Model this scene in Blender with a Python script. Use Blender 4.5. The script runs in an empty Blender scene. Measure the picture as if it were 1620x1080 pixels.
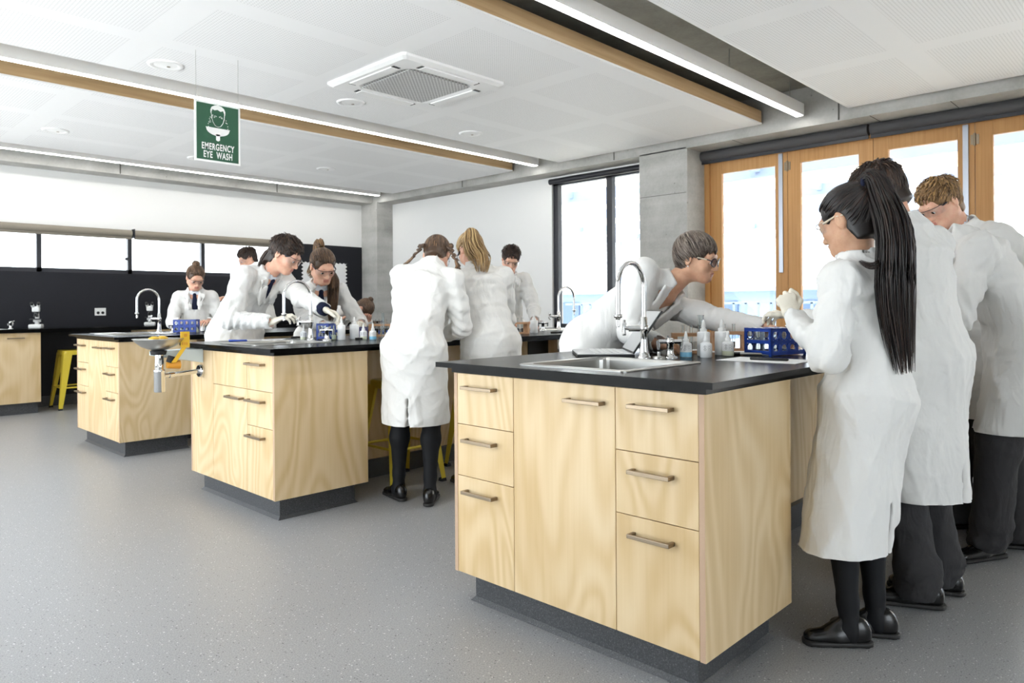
import bpy, bmesh, math, random
import numpy as np
from mathutils import Vector, Matrix
random.seed(7)
S = bpy.context.scene
COL = S.collection
PI = math.pi

# ------------------------------------------------------------------ camera
YAW, ROLL = math.radians(44.062), math.radians(0.377)
fwd = Vector((math.cos(YAW), math.sin(YAW), 0)); rgt = Vector((math.sin(YAW), -math.cos(YAW), 0)); dwn = Vector((0, 0, -1))
rgt2 = rgt * math.cos(ROLL) + dwn * math.sin(ROLL); dwn2 = dwn * math.cos(ROLL) - rgt * math.sin(ROLL)
cd = bpy.data.cameras.new('camera'); cam = bpy.data.objects.new('camera', cd); COL.objects.link(cam)
M3 = Matrix((rgt2, -dwn2, -fwd)).transposed()
cam.matrix_world = Matrix.Translation((0, 0, 1.1088)) @ M3.to_4x4()
cd.sensor_fit = 'HORIZONTAL'; cd.sensor_width = 36.0; cd.lens = 36.0 * 1137.27 / 1620.0
cd.shift_y = (484.125 - 540.0) / 1620.0
cd.clip_start = 0.05; cd.clip_end = 200
cd.dof.use_dof = True; cd.dof.focus_distance = 2.75; cd.dof.aperture_fstop = 7.0
S.camera = cam

# ------------------------------------------------------------------ world, exposure
W = bpy.data.worlds.new('overcast_daylight'); S.world = W; W.use_nodes = True
bg = W.node_tree.nodes['Background']; bg.inputs[0].default_value = (0.90, 0.95, 1.0, 1); bg.inputs[1].default_value = 4.0
sl = bpy.data.lights.new('bounce_sun', 'SUN'); sl.energy = 11.0; sl.angle = math.radians(3); sl.color = (1.0, 0.97, 0.93)
bounce_sun = bpy.data.objects.new('bounce_sun', sl); COL.objects.link(bounce_sun); bounce_sun.rotation_euler = Vector((-0.30, -0.28, 0.91)).to_track_quat('Z', 'Y').to_euler()  # added lamp: its bounce off floor and ground lifts the ceiling
vs = S.view_settings; vs.view_transform = 'Standard'; vs.look = 'None'; vs.exposure = 0.64; vs.gamma = 1.0; vs.use_curve_mapping = False
S.cycles.use_denoising = True
S.cycles.max_bounces = 12; S.cycles.diffuse_bounces = 6; S.cycles.glossy_bounces = 4; S.cycles.transparent_max_bounces = 16; S.cycles.transmission_bounces = 8
S.cycles.sample_clamp_indirect = 8.0; S.cycles.caustics_reflective = False; S.cycles.caustics_refractive = False
LAMP = 14.0            # strip light emission
GLAZED = dict(u0=-0.95, v0=1.4, v1=9.3, z1=2.62)     # the glazed wall off to the left of the camera

def portal(name, loc, rot, sx, sy):
    l = bpy.data.lights.new(name, 'AREA'); l.shape = 'RECTANGLE'; l.size = sx; l.size_y = sy; l.cycles.is_portal = True
    o = bpy.data.objects.new(name, l); o.location = loc; o.rotation_euler = rot; COL.objects.link(o); o['kind'] = 'helper'
portal('daylight_portal_doors', (6.95, 2.0, 1.3), (0, PI/2, 0), 2.6, 4.0)
portal('daylight_portal_window', (6.9, 5.1, 1.7), (0, PI/2, 0), 1.9, 1.6)
portal('daylight_portal_strip', (2.4, 9.7, 1.75), (-PI/2, 0, 0), 5.8, 0.5)
portal('daylight_portal_front', (.75, -3.1, 1.3), (PI/2, 0, 0), 2.9, 2.6)
portal('daylight_portal_glazed', (-1.1, 5.35, 1.3), (0, -PI/2, 0), 2.6, 7.8)

# ------------------------------------------------------------------ materials
def lin(h):
    h = h.lstrip('#'); r = [int(h[i:i+2], 16) / 255 for i in (0, 2, 4)]
    return tuple(x / 12.92 if x <= 0.04045 else ((x + 0.055) / 1.055) ** 2.4 for x in r) + (1.0,)
def mat(name, hexc='#808080', rough=0.5, metal=0.0, spec=0.5, **kw):
    m = bpy.data.materials.new(name); m.use_nodes = True; b = m.node_tree.nodes['Principled BSDF']
    b.inputs['Base Color'].default_value = lin(hexc) if isinstance(hexc, str) else hexc
    b.inputs['Roughness'].default_value = rough; b.inputs['Metallic'].default_value = metal
    b.inputs['Specular IOR Level'].default_value = spec
    for k, v in kw.items():
        b.inputs[k.replace('_', ' ')].default_value = v
    return m
class NT:
    def __init__(s, m): s.m = m; s.t = m.node_tree; s.b = s.t.nodes['Principled BSDF']
    def n(s, typ, **kw):
        nd = s.t.nodes.new(typ)
        for k, v in kw.items():
            if k.startswith('i_'):
                key = k[2:]; key = int(key) if key.isdigit() else key.replace('_', ' ')
                nd.inputs[key].default_value = v
            else: setattr(nd, k, v)
        return nd
    def l(s, a, b): s.t.links.new(a, b)
    def coord(s, scale=(1, 1, 1), kind='Object', rot=(0, 0, 0)):
        tc = s.n('ShaderNodeTexCoord'); mp = s.n('ShaderNodeMapping'); mp.inputs['Scale'].default_value = scale; mp.inputs['Rotation'].default_value = rot
        s.l(tc.outputs[kind], mp.inputs[0]); return mp.outputs[0]
    def noise(s, vec, scale, detail=3, rough=0.5, dist=0.0):
        nd = s.n('ShaderNodeTexNoise'); nd.inputs['Scale'].default_value = scale; nd.inputs['Detail'].default_value = detail
        nd.inputs['Roughness'].default_value = rough; nd.inputs['Distortion'].default_value = dist; s.l(vec, nd.inputs['Vector']); return nd.outputs['Fac']
    def ramp(s, fac, stops):
        nd = s.n('ShaderNodeValToRGB'); e = nd.color_ramp.elements
        while len(e) < len(stops): e.new(0.5)
        for k, (p, c) in enumerate(stops): e[k].position = p; e[k].color = lin(c) if isinstance(c, str) else c
        s.l(fac, nd.inputs[0]); return nd.outputs[0]
    def math(s, op, a, b=None):
        nd = s.n('ShaderNodeMath', operation=op)
        for k, x in enumerate((a, b)):
            if x is None: continue
            if isinstance(x, (int, float)): nd.inputs[k].default_value = x
            else: s.l(x, nd.inputs[k])
        return nd.outputs[0]
    def mix(s, fac, a, b, mode='MIX'):
        nd = s.n('ShaderNodeMix', data_type='RGBA', blend_type=mode)
        for k, x in ((0, fac), (6, a), (7, b)):
            if isinstance(x, (int, float)): nd.inputs[k].default_value = x
            elif isinstance(x, (tuple, str)): nd.inputs[k].default_value = lin(x) if isinstance(x, str) else x
            else: s.l(x, nd.inputs[k])
        return nd.outputs[2]
    def bump(s, h, strength=0.2, dist=0.01):
        nd = s.n('ShaderNodeBump'); nd.inputs['Strength'].default_value = strength; nd.inputs['Distance'].default_value = dist
        s.l(h, nd.inputs['Height']); s.l(nd.outputs[0], s.b.inputs['Normal'])
    def color(s, c): s.l(c, s.b.inputs['Base Color'])

def ply_mat(name, a, b, c, seed=0.0, fine=1.0):
    m = mat(name, a, 0.42, spec=0.35); t = NT(m)
    tc = t.n('ShaderNodeTexCoord'); sp = t.n('ShaderNodeSeparateXYZ'); t.l(tc.outputs['Object'], sp.inputs[0])
    oi = t.n('ShaderNodeObjectInfo')
    s_ = t.math('ADD', sp.outputs[0], sp.outputs[1]); sh = t.math('MULTIPLY', oi.outputs['Random'], 7.3)
    cb = t.n('ShaderNodeCombineXYZ'); t.l(t.math('ADD', s_, sh), cb.inputs[0]); t.l(t.math('MULTIPLY', sp.outputs[2], 0.30), cb.inputs[1]); t.l(sh, cb.inputs[2])
    n1 = t.noise(cb.outputs[0], 2.4, 2, 0.45, 0.5)
    rings = t.math('SINE', t.math('MULTIPLY', n1, 95.0))
    cb2 = t.n('ShaderNodeCombineXYZ'); t.l(t.math('MULTIPLY', t.math('ADD', s_, sh), 60.0 * fine), cb2.inputs[0]); t.l(t.math('MULTIPLY', sp.outputs[2], 2.0), cb2.inputs[1])
    n2 = t.noise(cb2.outputs[0], 1.0, 3, 0.6)
    cb3 = t.n('ShaderNodeCombineXYZ'); t.l(t.math('ADD', s_, sh), cb3.inputs[0]); t.l(t.math('MULTIPLY', sp.outputs[2], 0.5), cb3.inputs[1])
    n3 = t.noise(cb3.outputs[0], 2.4, 2, 0.5)
    f = t.math('ADD', t.math('MULTIPLY', rings, 0.13), t.math('ADD', t.math('MULTIPLY', n2, 0.30), t.math('MULTIPLY', n3, 0.62)))
    t.color(t.ramp(f, [(0.16, c), (0.46, a), (0.78, b)]))
    return m
M = {}
M['ply'] = ply_mat('birch_ply', '#d0b68d', '#dcc6a2', '#c0a273')
M['ply_edge'] = mat('ply_edge', '#b79a80', 0.6)
def hwood(name, a, b, c):
    m = mat(name, a, 0.5, spec=0.3); t = NT(m)
    v = t.coord((0.5, 14, 14)); n = t.noise(v, 1.6, 3, 0.55, 0.4); v2 = t.coord((0.35, 0.35, 0.35)); n2 = t.noise(v2, 1.5, 1)
    t.color(t.ramp(t.math('ADD', t.math('MULTIPLY', n, 0.7), t.math('MULTIPLY', n2, 0.3)), [(0.3, c), (0.5, a), (0.7, b)])); return m
def vwood(name, a, b, c):
    m = mat(name, a, 0.45, spec=0.35); t = NT(m)
    n = t.noise(t.coord((28, 28, 0.7)), 2.0, 3, 0.55, 0.2); n2 = t.noise(t.coord((1.2, 1.2, 0.3)), 1.5, 1)
    t.color(t.ramp(t.math('ADD', t.math('MULTIPLY', n, 0.6), t.math('MULTIPLY', n2, 0.4)), [(0.3, c), (0.5, a), (0.7, b)])); return m
M['door_wood'] = vwood('door_timber', '#c08f58', '#cb9c66', '#b3814a')
M['fascia'] = hwood('raft_fascia_timber', '#c0a179', '#ceb28b', '#a5875f')
M['wall'] = mat('white_paint', '#e9e9e8', 0.6, spec=0.25)
t = NT(M['wall']); t.bump(t.noise(t.coord(), 160, 2), 0.03, 0.002)
def concrete(name, a, b, c, rough=0.75):
    m = mat(name, a, rough, spec=0.25); t = NT(m); v = t.coord()
    n = t.noise(v, 2.6, 5, 0.62, 0.3); n2 = t.noise(t.coord((0.35, 0.35, 4.0)), 1.8, 3)
    n3 = t.noise(v, 42, 2)
    f = t.math('ADD', t.math('MULTIPLY', n, 0.55), t.math('ADD', t.math('MULTIPLY', n2, 0.33), t.math('MULTIPLY', n3, 0.12)))
    col = t.ramp(f, [(0.32, c), (0.5, a), (0.66, b)])
    vo = t.n('ShaderNodeTexVoronoi'); vo.inputs['Scale'].default_value = 5.5; t.l(v, vo.inputs['Vector'])
    hole = t.math('LESS_THAN', vo.outputs['Distance'], 0.045)
    t.color(t.mix(t.math('MULTIPLY', hole, 0.45), col, '#55544f')); t.bump(n3, 0.12, 0.004); return m
M['concrete'] = concrete('board_formed_concrete', '#afaeaa', '#c1c0bd', '#92918c')
M['concrete_dark'] = concrete('soffit_concrete', '#98978f', '#a9a8a2', '#7d7c76')
M['joint'] = mat('concrete_joint', '#5b5a55', 0.9)
M['black_wall'] = mat('black_pinboard', '#1b1c22', 0.55, spec=0.3)
M['ceil'] = mat('raft_white', '#f2f2f2', 0.65, spec=0.2)
t = NT(M['ceil'])
tc = t.n('ShaderNodeTexCoord'); sp = t.n('ShaderNodeSeparateXYZ'); t.l(tc.outputs['Object'], sp.inputs[0])
def cell(t, x, size, off): return t.math('FRACT', t.math('DIVIDE', t.math('ADD', x, off), size))
def inside(t, f, lo, hi): return t.math('MULTIPLY', t.math('GREATER_THAN', f, lo), t.math('LESS_THAN', f, hi))
pu = inside(t, cell(t, sp.outputs[0], 1.2, 40.33), 0.07, 0.93); pv = inside(t, cell(t, sp.outputs[1], 0.826, 33.26), 0.10, 0.90)
patch = t.math('MULTIPLY', pu, pv)
hu = t.math('SUBTRACT', cell(t, sp.outputs[0], 0.020, 40), 0.5); hv = t.math('SUBTRACT', cell(t, sp.outputs[1], 0.020, 40), 0.5)
rr = t.math('ADD', t.math('MULTIPLY', hu, hu), t.math('MULTIPLY', hv, hv)); hole = t.math('MULTIPLY', t.math('LESS_THAN', rr, 0.05), patch)
t.color(t.mix(hole, '#f2f2f3', '#d6d6d7'))
M['white_metal'] = mat('white_powdercoat', '#f0f0f0', 0.4)
M['white_plastic'] = mat('white_plastic', '#e6e6e4', 0.4)
def emit(name, col, s):
    m = mat(name, '#ffffff', 0.5); b = m.node_tree.nodes['Principled BSDF']; b.inputs['Emission Color'].default_value = lin(col); b.inputs['Emission Strength'].default_value = s; return m
M['tube'] = emit('strip_diffuser', '#fffdf8', LAMP)
M['counter'] = mat('black_laminate', '#060607', 0.24, spec=0.09)
t = NT(M['counter']); t.bump(t.noise(t.coord(), 320, 2), 0.04, 0.001)
M['floor'] = mat('grey_vinyl', '#8d8d8e', 0.36, spec=0.5)
t = NT(M['floor']); v = t.coord()
n1 = t.noise(v, 220, 2, 0.6); vo = t.n('ShaderNodeTexVoronoi'); vo.inputs['Scale'].default_value = 80; t.l(v, vo.inputs['Vector'])
lo = t.math('LESS_THAN', vo.outputs['Distance'], 0.20); pick = t.n('ShaderNodeSeparateColor'); t.l(vo.outputs['Color'], pick.inputs[0])
light = t.math('MULTIPLY', lo, t.math('GREATER_THAN', pick.outputs[0], 0.72)); dark = t.math('MULTIPLY', lo, t.math('LESS_THAN', pick.outputs[0], 0.22))
base = t.ramp(n1, [(0.3, '#7f7f80'), (0.5, '#949495'), (0.72, '#abacad')])
base = t.mix(light, base, '#d0d0d0'); base = t.mix(dark, base, '#58585a'); t.color(base)
t.bump(t.noise(v, 500, 2), 0.03, 0.001)
M['plinth'] = mat('coved_vinyl', '#5b5c5f', 0.45)
t = NT(M['plinth']); t.color(t.ramp(t.noise(t.coord(), 230, 2, 0.6), [(0.35, '#323335'), (0.6, '#454648'), (0.75, '#6a6a6c')]))
M['steel'] = mat('brushed_steel', '#b9b8b4', 0.28, metal=1.0)
M['handle'] = mat('satin_nickel', '#8f806d', 0.36, metal=1.0)
M['chrome'] = mat('chrome', '#d9d9d9', 0.07, metal=1.0)
M['alu'] = mat('anodised_aluminium', '#a9adb5', 0.35, metal=0.8)
M['frame_black'] = mat('black_aluminium', '#25262d', 0.4)
M['blind_dark'] = mat('charcoal_blind', '#4a494b', 0.7)
M['blind_taupe'] = mat('taupe_blind', '#8d8578', 0.7)
M['yellow'] = mat('yellow_enamel', '#d8bf3c', 0.35)
M['yellow_plastic'] = mat('yellow_plastic', '#dcb02f', 0.4)
M['amber'] = mat('amber_plastic', '#c98a2a', 0.4)
M['black'] = mat('black_plastic', '#141414', 0.4)
M['rubber'] = mat('black_rubber', '#1d1d1d', 0.8)
M['blue'] = mat('blue_plastic', '#2347a8', 0.3)
M['paper'] = mat('paper', '#ececec', 0.8)
M['green'] = mat('sign_green', '#1f5239', 0.45)
M['ink'] = mat('printed_ink', '#3a3c42', 0.7)
M['rackwood'] = hwood('rack_timber', '#c69a74', '#d4ac86', '#ad825d')
def glassy(name, tint=(1, 1, 1, 1), gl=0.06):
    m = bpy.data.materials.new(name); m.use_nodes = True; t = m.node_tree; t.nodes.clear()
    o = t.nodes.new('ShaderNodeOutputMaterial'); mx = t.nodes.new('ShaderNodeMixShader'); tr = t.nodes.new('ShaderNodeBsdfTransparent'); g = t.nodes.new('ShaderNodeBsdfGlossy'); lw = t.nodes.new('ShaderNodeLayerWeight')
    lw.inputs[0].default_value = 0.25; tr.inputs[0].default_value = tint; g.inputs['Roughness'].default_value = 0.03
    mu = t.nodes.new('ShaderNodeMath'); mu.operation = 'MULTIPLY_ADD'; mu.inputs[1].default_value = 0.6; mu.inputs[2].default_value = gl; t.links.new(lw.outputs['Fresnel'], mu.inputs[0])
    t.links.new(mu.outputs[0], mx.inputs[0]); t.links.new(tr.outputs[0], mx.inputs[1]); t.links.new(g.outputs[0], mx.inputs[2]); t.links.new(mx.outputs[0], o.inputs[0]); return m
M['pane'] = glassy('window_glass', (0.97, 0.985, 0.99, 1), 0.0)
M['glass'] = glassy('clear_glass', (0.90, 0.94, 0.95, 1), 0.10)
M['lens'] = glassy('clear_lens', (0.93, 0.95, 0.98, 1), 0.05)
M['lens_blue'] = glassy('coated_lens', (0.72, 0.76, 0.92, 1), 0.10)
def translucent(name, hexc, tr=0.5):
    m = mat(name, hexc, 0.35); b = m.node_tree.nodes['Principled BSDF']; b.inputs['Transmission Weight'].default_value = tr; b.inputs['IOR'].default_value = 1.15; return m
M['milky'] = mat('milky_plastic', '#eceded', 0.35, Subsurface_Weight=0.0)
M['liquid_blue'] = mat('blue_liquid', '#7fc0e0', 0.15)
M['liquid_pale'] = mat('pale_liquid', '#d6d9bf', 0.15)
M['liquid_dark'] = mat('dark_liquid', '#2b2430', 0.15)

# ------------------------------------------------------------------ mesh helpers
class MB:
    def __init__(s): s.v = []; s.f = []; s.m = []; s.sm = []
    def add(s, vs, fs, mi=0, smooth=False):
        o = len(s.v); s.v += [tuple(p) for p in vs]
        for f in fs: s.f.append([o + i for i in f]); s.m.append(mi); s.sm.append(smooth)
        return s
    def box(s, x0, x1, y0, y1, z0, z1, mi=0):
        return s.add([(x, y, z) for x in (x0, x1) for y in (y0, y1) for z in (z0, z1)],
                     [(0, 1, 3, 2), (4, 6, 7, 5), (0, 4, 5, 1), (2, 3, 7, 6), (0, 2, 6, 4), (1, 5, 7, 3)], mi)
    def hexa(s, lo, hi, mi=0):     # lo, hi: 4 points each (bottom ring, top ring)
        return s.add(list(lo) + list(hi), [(3, 2, 1, 0), (4, 5, 6, 7)] + [(k, (k + 1) % 4, 4 + (k + 1) % 4, 4 + k) for k in range(4)], mi)
    def prism(s, pts, d, mi=0):    # planar polygon pts (3D), extruded by vector d
        n = len(pts); d = Vector(d); a = [Vector(p) for p in pts]
        return s.add(a + [p + d for p in a], [list(range(n))[::-1], list(range(n, 2 * n))] + [(k, (k + 1) % n, n + (k + 1) % n, n + k) for k in range(n)], mi)
    def tube(s, pts, r, n=10, mi=0, cap=True, flat=1.0):
        P = [Vector(p) for p in pts]; R = r if isinstance(r, (list, tuple)) else [r] * len(P)
        ring0 = None; up = None; vs = []; N = len(P)
        for k in range(N):
            d = (P[min(k + 1, N - 1)] - P[max(k - 1, 0)]).normalized()
            if up is None:
                up = d.orthogonal().normalized()
            else:
                up = (up - d * up.dot(d)); up = up.normalized() if up.length > 1e-6 else d.orthogonal().normalized()
            b = d.cross(up)
            for j in range(n):
                a = 2 * PI * j / n; vs.append(P[k] + up * (math.cos(a) * R[k]) + b * (math.sin(a) * R[k] * flat))
        fs = [(k * n + j, k * n + (j + 1) % n, (k + 1) * n + (j + 1) % n, (k + 1) * n + j) for k in range(N - 1) for j in range(n)]
        s.add(vs, fs, mi, True)
        if cap: s.add(vs[:n], [list(range(n))[::-1]], mi); s.add(vs[-n:], [list(range(n))], mi)
        return s
    def lathe(s, prof, c=(0, 0, 0), n=24, mi=0, axis='z', smooth=True):
        vs = []
        for r, h in prof:
            for j in range(n):
                a = 2 * PI * j / n; q = (r * math.cos(a), r * math.sin(a), h)
                if axis == 'x': q = (q[2], q[0], q[1])
                if axis == 'y': q = (q[1], q[2], q[0])
                vs.append((c[0] + q[0], c[1] + q[1], c[2] + q[2]))
        fs = [(k * n + j, k * n + (j + 1) % n, (k + 1) * n + (j + 1) % n, (k + 1) * n + j) for k in range(len(prof) - 1) for j in range(n)]
        s.add(vs, fs, mi, smooth)
        if prof[0][0] > 1e-5: s.add(vs[:n], [list(range(n))[::-1]], mi)
        if prof[-1][0] > 1e-5: s.add(vs[-n:], [list(range(n))], mi)
        return s
    def build(s, name, mats, parent=None, bevel=0, loc=None):
        me = bpy.data.meshes.new(name); me.from_pydata([tuple(p) for p in s.v], [], s.f)
        for x in (mats if isinstance(mats, (list, tuple)) else [mats]): me.materials.append(x)
        me.polygons.foreach_set('material_index', s.m); me.polygons.foreach_set('use_smooth', s.sm)
        me.validate(); me.update()
        bm = bmesh.new(); bm.from_mesh(me); bmesh.ops.recalc_face_normals(bm, faces=bm.faces); bm.to_mesh(me); bm.free()
        o = bpy.data.objects.new(name, me); COL.objects.link(o)
        if parent is not None: o.parent = parent
        if loc is not None: o.location = loc
        if bevel:
            b = o.modifiers.new('soft_edges', 'BEVEL'); b.width = bevel; b.segments = 2; b.limit_method = 'ANGLE'
        return o
def tag(o, label=None, cat=None, group=None, kind=None):
    if label: o['label'] = label
    if cat: o['category'] = cat
    if group: o['group'] = group
    if kind: o['kind'] = kind
    return o
def thing(name, label, cat, loc=(0, 0, 0), rz=0.0, group=None):
    o = bpy.data.objects.new(name, None); o.location = loc; o.rotation_euler = (0, 0, rz); o.empty_display_size = 0.1; COL.objects.link(o)
    return tag(o, label, cat, group)
def struct(o, label=None):
    o['kind'] = 'structure'
    if label: o['label'] = label
    return o
def dup(root, loc, rz=None, label=None, group=None):
    r = root.copy(); COL.objects.link(r); r.location = loc
    if rz is not None: r.rotation_euler = (0, 0, rz)
    if label: r['label'] = label
    if group: r['group'] = group
    for ch in list(root.children):
        c = ch.copy(); COL.objects.link(c); c.parent = r
        for g in list(ch.children):
            d = g.copy(); COL.objects.link(d); d.parent = c
    return r
def B(*a): return MB().box(*a)

# ------------------------------------------------------------------ the room
UW, VW, U0, V0 = 6.78, 9.55, -0.95, -3.0
ZS, ZR, ZSLAB = 2.705, 2.79, 3.06
struct(B(U0 - .3, UW + .35, V0 - .3, VW + .3, -0.12, 0.0).build('floor', M['floor']), 'grey flecked vinyl floor')
struct(B(U0 - .3, UW + .4, V0 - .3, VW + .4, ZSLAB, ZSLAB + .25).build('ceiling', M['concrete_dark']), 'raw concrete slab above the white rafts')
# back wall with the strip of high windows
SILL, HEAD = 1.535, 2.045
WU0, WU1 = -0.5, 5.25
w = MB()
w.box(U0, UW + .2, VW, VW + .2, HEAD + .01, ZSLAB, 0)
w.box(U0, WU0, VW, VW + .2, 0, HEAD + .01, 0); w.box(WU1, UW + .2, VW, VW + .2, 0, HEAD + .01, 0)
w.box(WU0, WU1, VW, VW + .2, 0, SILL, 0)
struct(w.build('wall_back', M['wall']), 'white back wall')
p = MB(); p.box(U0, WU0, VW - .012, VW, 0.12, HEAD); p.box(WU1, 6.475, VW - .012, VW, .12, HEAD); p.box(WU0, WU1, VW - .012, VW, .12, SILL)
struct(p.build('trim_4', M['black_wall']), 'matt black lining on the back wall around the strip windows')
# strip windows
mull = [WU0, 1.16, 2.145, 3.108, 4.01, WU1]
for k in range(len(mull) - 1):
    a, b = mull[k], mull[k + 1]
    fr = MB(); h = .024
    fr.box(a, b, VW + .03, VW + .09, SILL, SILL + .05); fr.box(a, b, VW + .03, VW + .09, HEAD - .045, HEAD + .01)
    fr.box(a, a + h, VW + .03, VW + .09, SILL, HEAD); fr.box(b - h, b, VW + .03, VW + .09, SILL, HEAD)
    if k % 2 == 0: fr.box(b - h - .035, b - h + .005, VW + .005, VW + .04, SILL + .17, SILL + .20)
    o = struct(fr.build('window_%d' % (k + 1), M['frame_black']), 'black framed strip window in the back wall')
    struct(B(a + h, b - h, VW + .055, VW + .062, SILL + .05, HEAD - .045).build('window_pane', M['pane'], o))
for k, (a, b) in enumerate(((WU0, 3.10), (3.13, WU1))):
    m = MB(); m.lathe([(.042, a), (.042, b)], (0, VW - .05, HEAD - .015), 20, 0, 'x'); 
    o = tag(m.build('roller_blind', M['blind_taupe']), ['rolled taupe blind along the strip windows, behind the microscopes', 'rolled taupe blind along the strip windows, nearer the concrete corner column'][k], 'blind')
    B(a - .012, a, VW - .09, VW, HEAD - .07, HEAD + .04).build('bracket', M['frame_black'], o)
    B(a, b, VW - .055, VW - .045, HEAD - .085, HEAD - .045).build('bottom_rail', M['blind_taupe'], o)
# right wall: white portion, window, column, folding doors
WIN = (4.40, 5.86, .84, 2.62)
w = MB(); w.box(UW, UW + .2, WIN[1], VW + .2, 0, ZSLAB); w.box(UW, UW + .2, WIN[0], WIN[1], 0, WIN[2]); w.box(UW, UW + .2, WIN[0], WIN[1], 2.66, ZSLAB)
w.box(UW + .1, UW + .3, V0 - .2, WIN[0], 2.66, ZSLAB)
struct(w.build('wall_right', M['wall']), 'white wall with the tall window and timber doors')
f = MB(); x0, x1 = UW + .03, UW + .10
f.box(x0, x1, WIN[0], WIN[1], WIN[2], WIN[2] + .05); f.box(x0, x1, WIN[0], WIN[1], WIN[3] - .02, 2.66)
f.box(x0, x1, WIN[1] - .075, WIN[1], WIN[2], 2.66); f.box(x0, x1, 4.965, 5.045, WIN[2], 2.66); f.box(x0, x1, WIN[0], WIN[0] + .05, WIN[2], 2.66)
o = struct(f.build('window_7', M['frame_black']), 'tall black framed window beside the concrete column')
struct(MB().box(x0 + .03, x0 + .037, WIN[0] + .05, 4.965, WIN[2] + .05, WIN[3] - .02).box(x0 + .03, x0 + .037, 5.045, WIN[1] - .075, WIN[2] + .05, WIN[3] - .02).build('window_pane', M['pane'], o))
m = MB(); m.lathe([(.036, 4.42), (.036, 5.87)], (UW - .02, 0, 2.645), 20, 0, 'y')
tag(m.build('roller_blind', M['frame_black']), 'rolled black blind over the tall window beside the column', 'blind')
# columns and beams
cc = MB(); cc.box(6.50, UW + .25, 3.80, 4.38, 0, ZS + .02)
struct(cc.build('column_between_window_and_doors', M['concrete'], bevel=.008), 'square concrete column between window and doors')
struct(MB().box(6.498, 6.501, 3.81, 4.375, 2.255, 2.260).build('trim_1', M['joint'])); 
cc = MB(); cc.box(6.475, UW, 9.14, VW, 0, ZS + .02); struct(cc.build('column_in_the_corner', M['concrete'], bevel=.008), 'square concrete column in the far corner')
bm_ = MB(); bm_.box(6.50, UW + .4, V0, VW + .3, ZS, ZSLAB); struct(bm_.build('beam_right', M['concrete']), 'concrete edge beam above the doors and window')
bm_ = MB(); bm_.box(U0, 6.50, 9.27, VW + .3, ZS, ZSLAB); struct(bm_.build('beam_back', M['concrete']), 'concrete edge beam above the back wall')
j = MB()
for v in (2.30, 4.7, 7.2): j.box(6.496, 6.501, v, v + .012, ZS + .01, ZSLAB)
for u in (0.6, 2.9, 4.9): j.box(u, u + .012, 9.266, 9.271, ZS + .005, ZSLAB)
for v in (1.45, 2.05, 3.3): j.box(6.50, 6.77, v, v + .006, ZS - .002, ZS + .002)
struct(j.build('trim_2', M['joint']))
# unseen sides of the room: wall behind with glazing added for light, glazed wall to the left
w = MB(); w.box(U0 - .2, UW + .4, V0 - .2, V0, 2.6, ZSLAB); w.box(U0 - .2, -.7, V0 - .2, V0, 0, 2.6); w.box(2.2, UW + .4, V0 - .2, V0, 0, 2.6)
struct(w.build('wall_front', M['wall']))
w = MB()
for k in range(8):
    u = -.7 + 2.9 * k / 7; w.box(u - .03, u + .03, V0 - .12, V0 - .05, 0, 2.6)
w.box(-.7, 2.2, V0 - .12, V0 - .05, 0, .08)
o = struct(w.build('window_9', M['frame_black'])); struct(B(-.7, 2.2, V0 - .09, V0 - .083, .08, 2.6).build('window_pane', M['pane'], o))  # unseen glazing, added to send more daylight up to the ceiling
G = GLAZED
w = MB(); w.box(U0 - .2, U0, V0, G['v0'], 0, ZSLAB); w.box(U0 - .2, U0, G['v1'], VW + .2, 0, ZSLAB); w.box(U0 - .2, U0, G['v0'], G['v1'], G['z1'], ZSLAB)
struct(w.build('wall_left', M['wall']))
w = MB(); n = 6
for k in range(n + 1):
    v = G['v0'] + (G['v1'] - G['v0']) * k / n; w.box(U0 - .12, U0 - .05, v - .03, v + .03, 0, G['z1'])
w.box(U0 - .12, U0 - .05, G['v0'], G['v1'], 0, .08); w.box(U0 - .12, U0 - .05, G['v0'], G['v1'], G['z1'] - .06, G['z1'])
o = struct(w.build('window_8', M['frame_black'])); struct(B(U0 - .09, U0 - .083, G['v0'], G['v1'], .08, G['z1'] - .06).build('window_pane', M['pane'], o))

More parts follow.
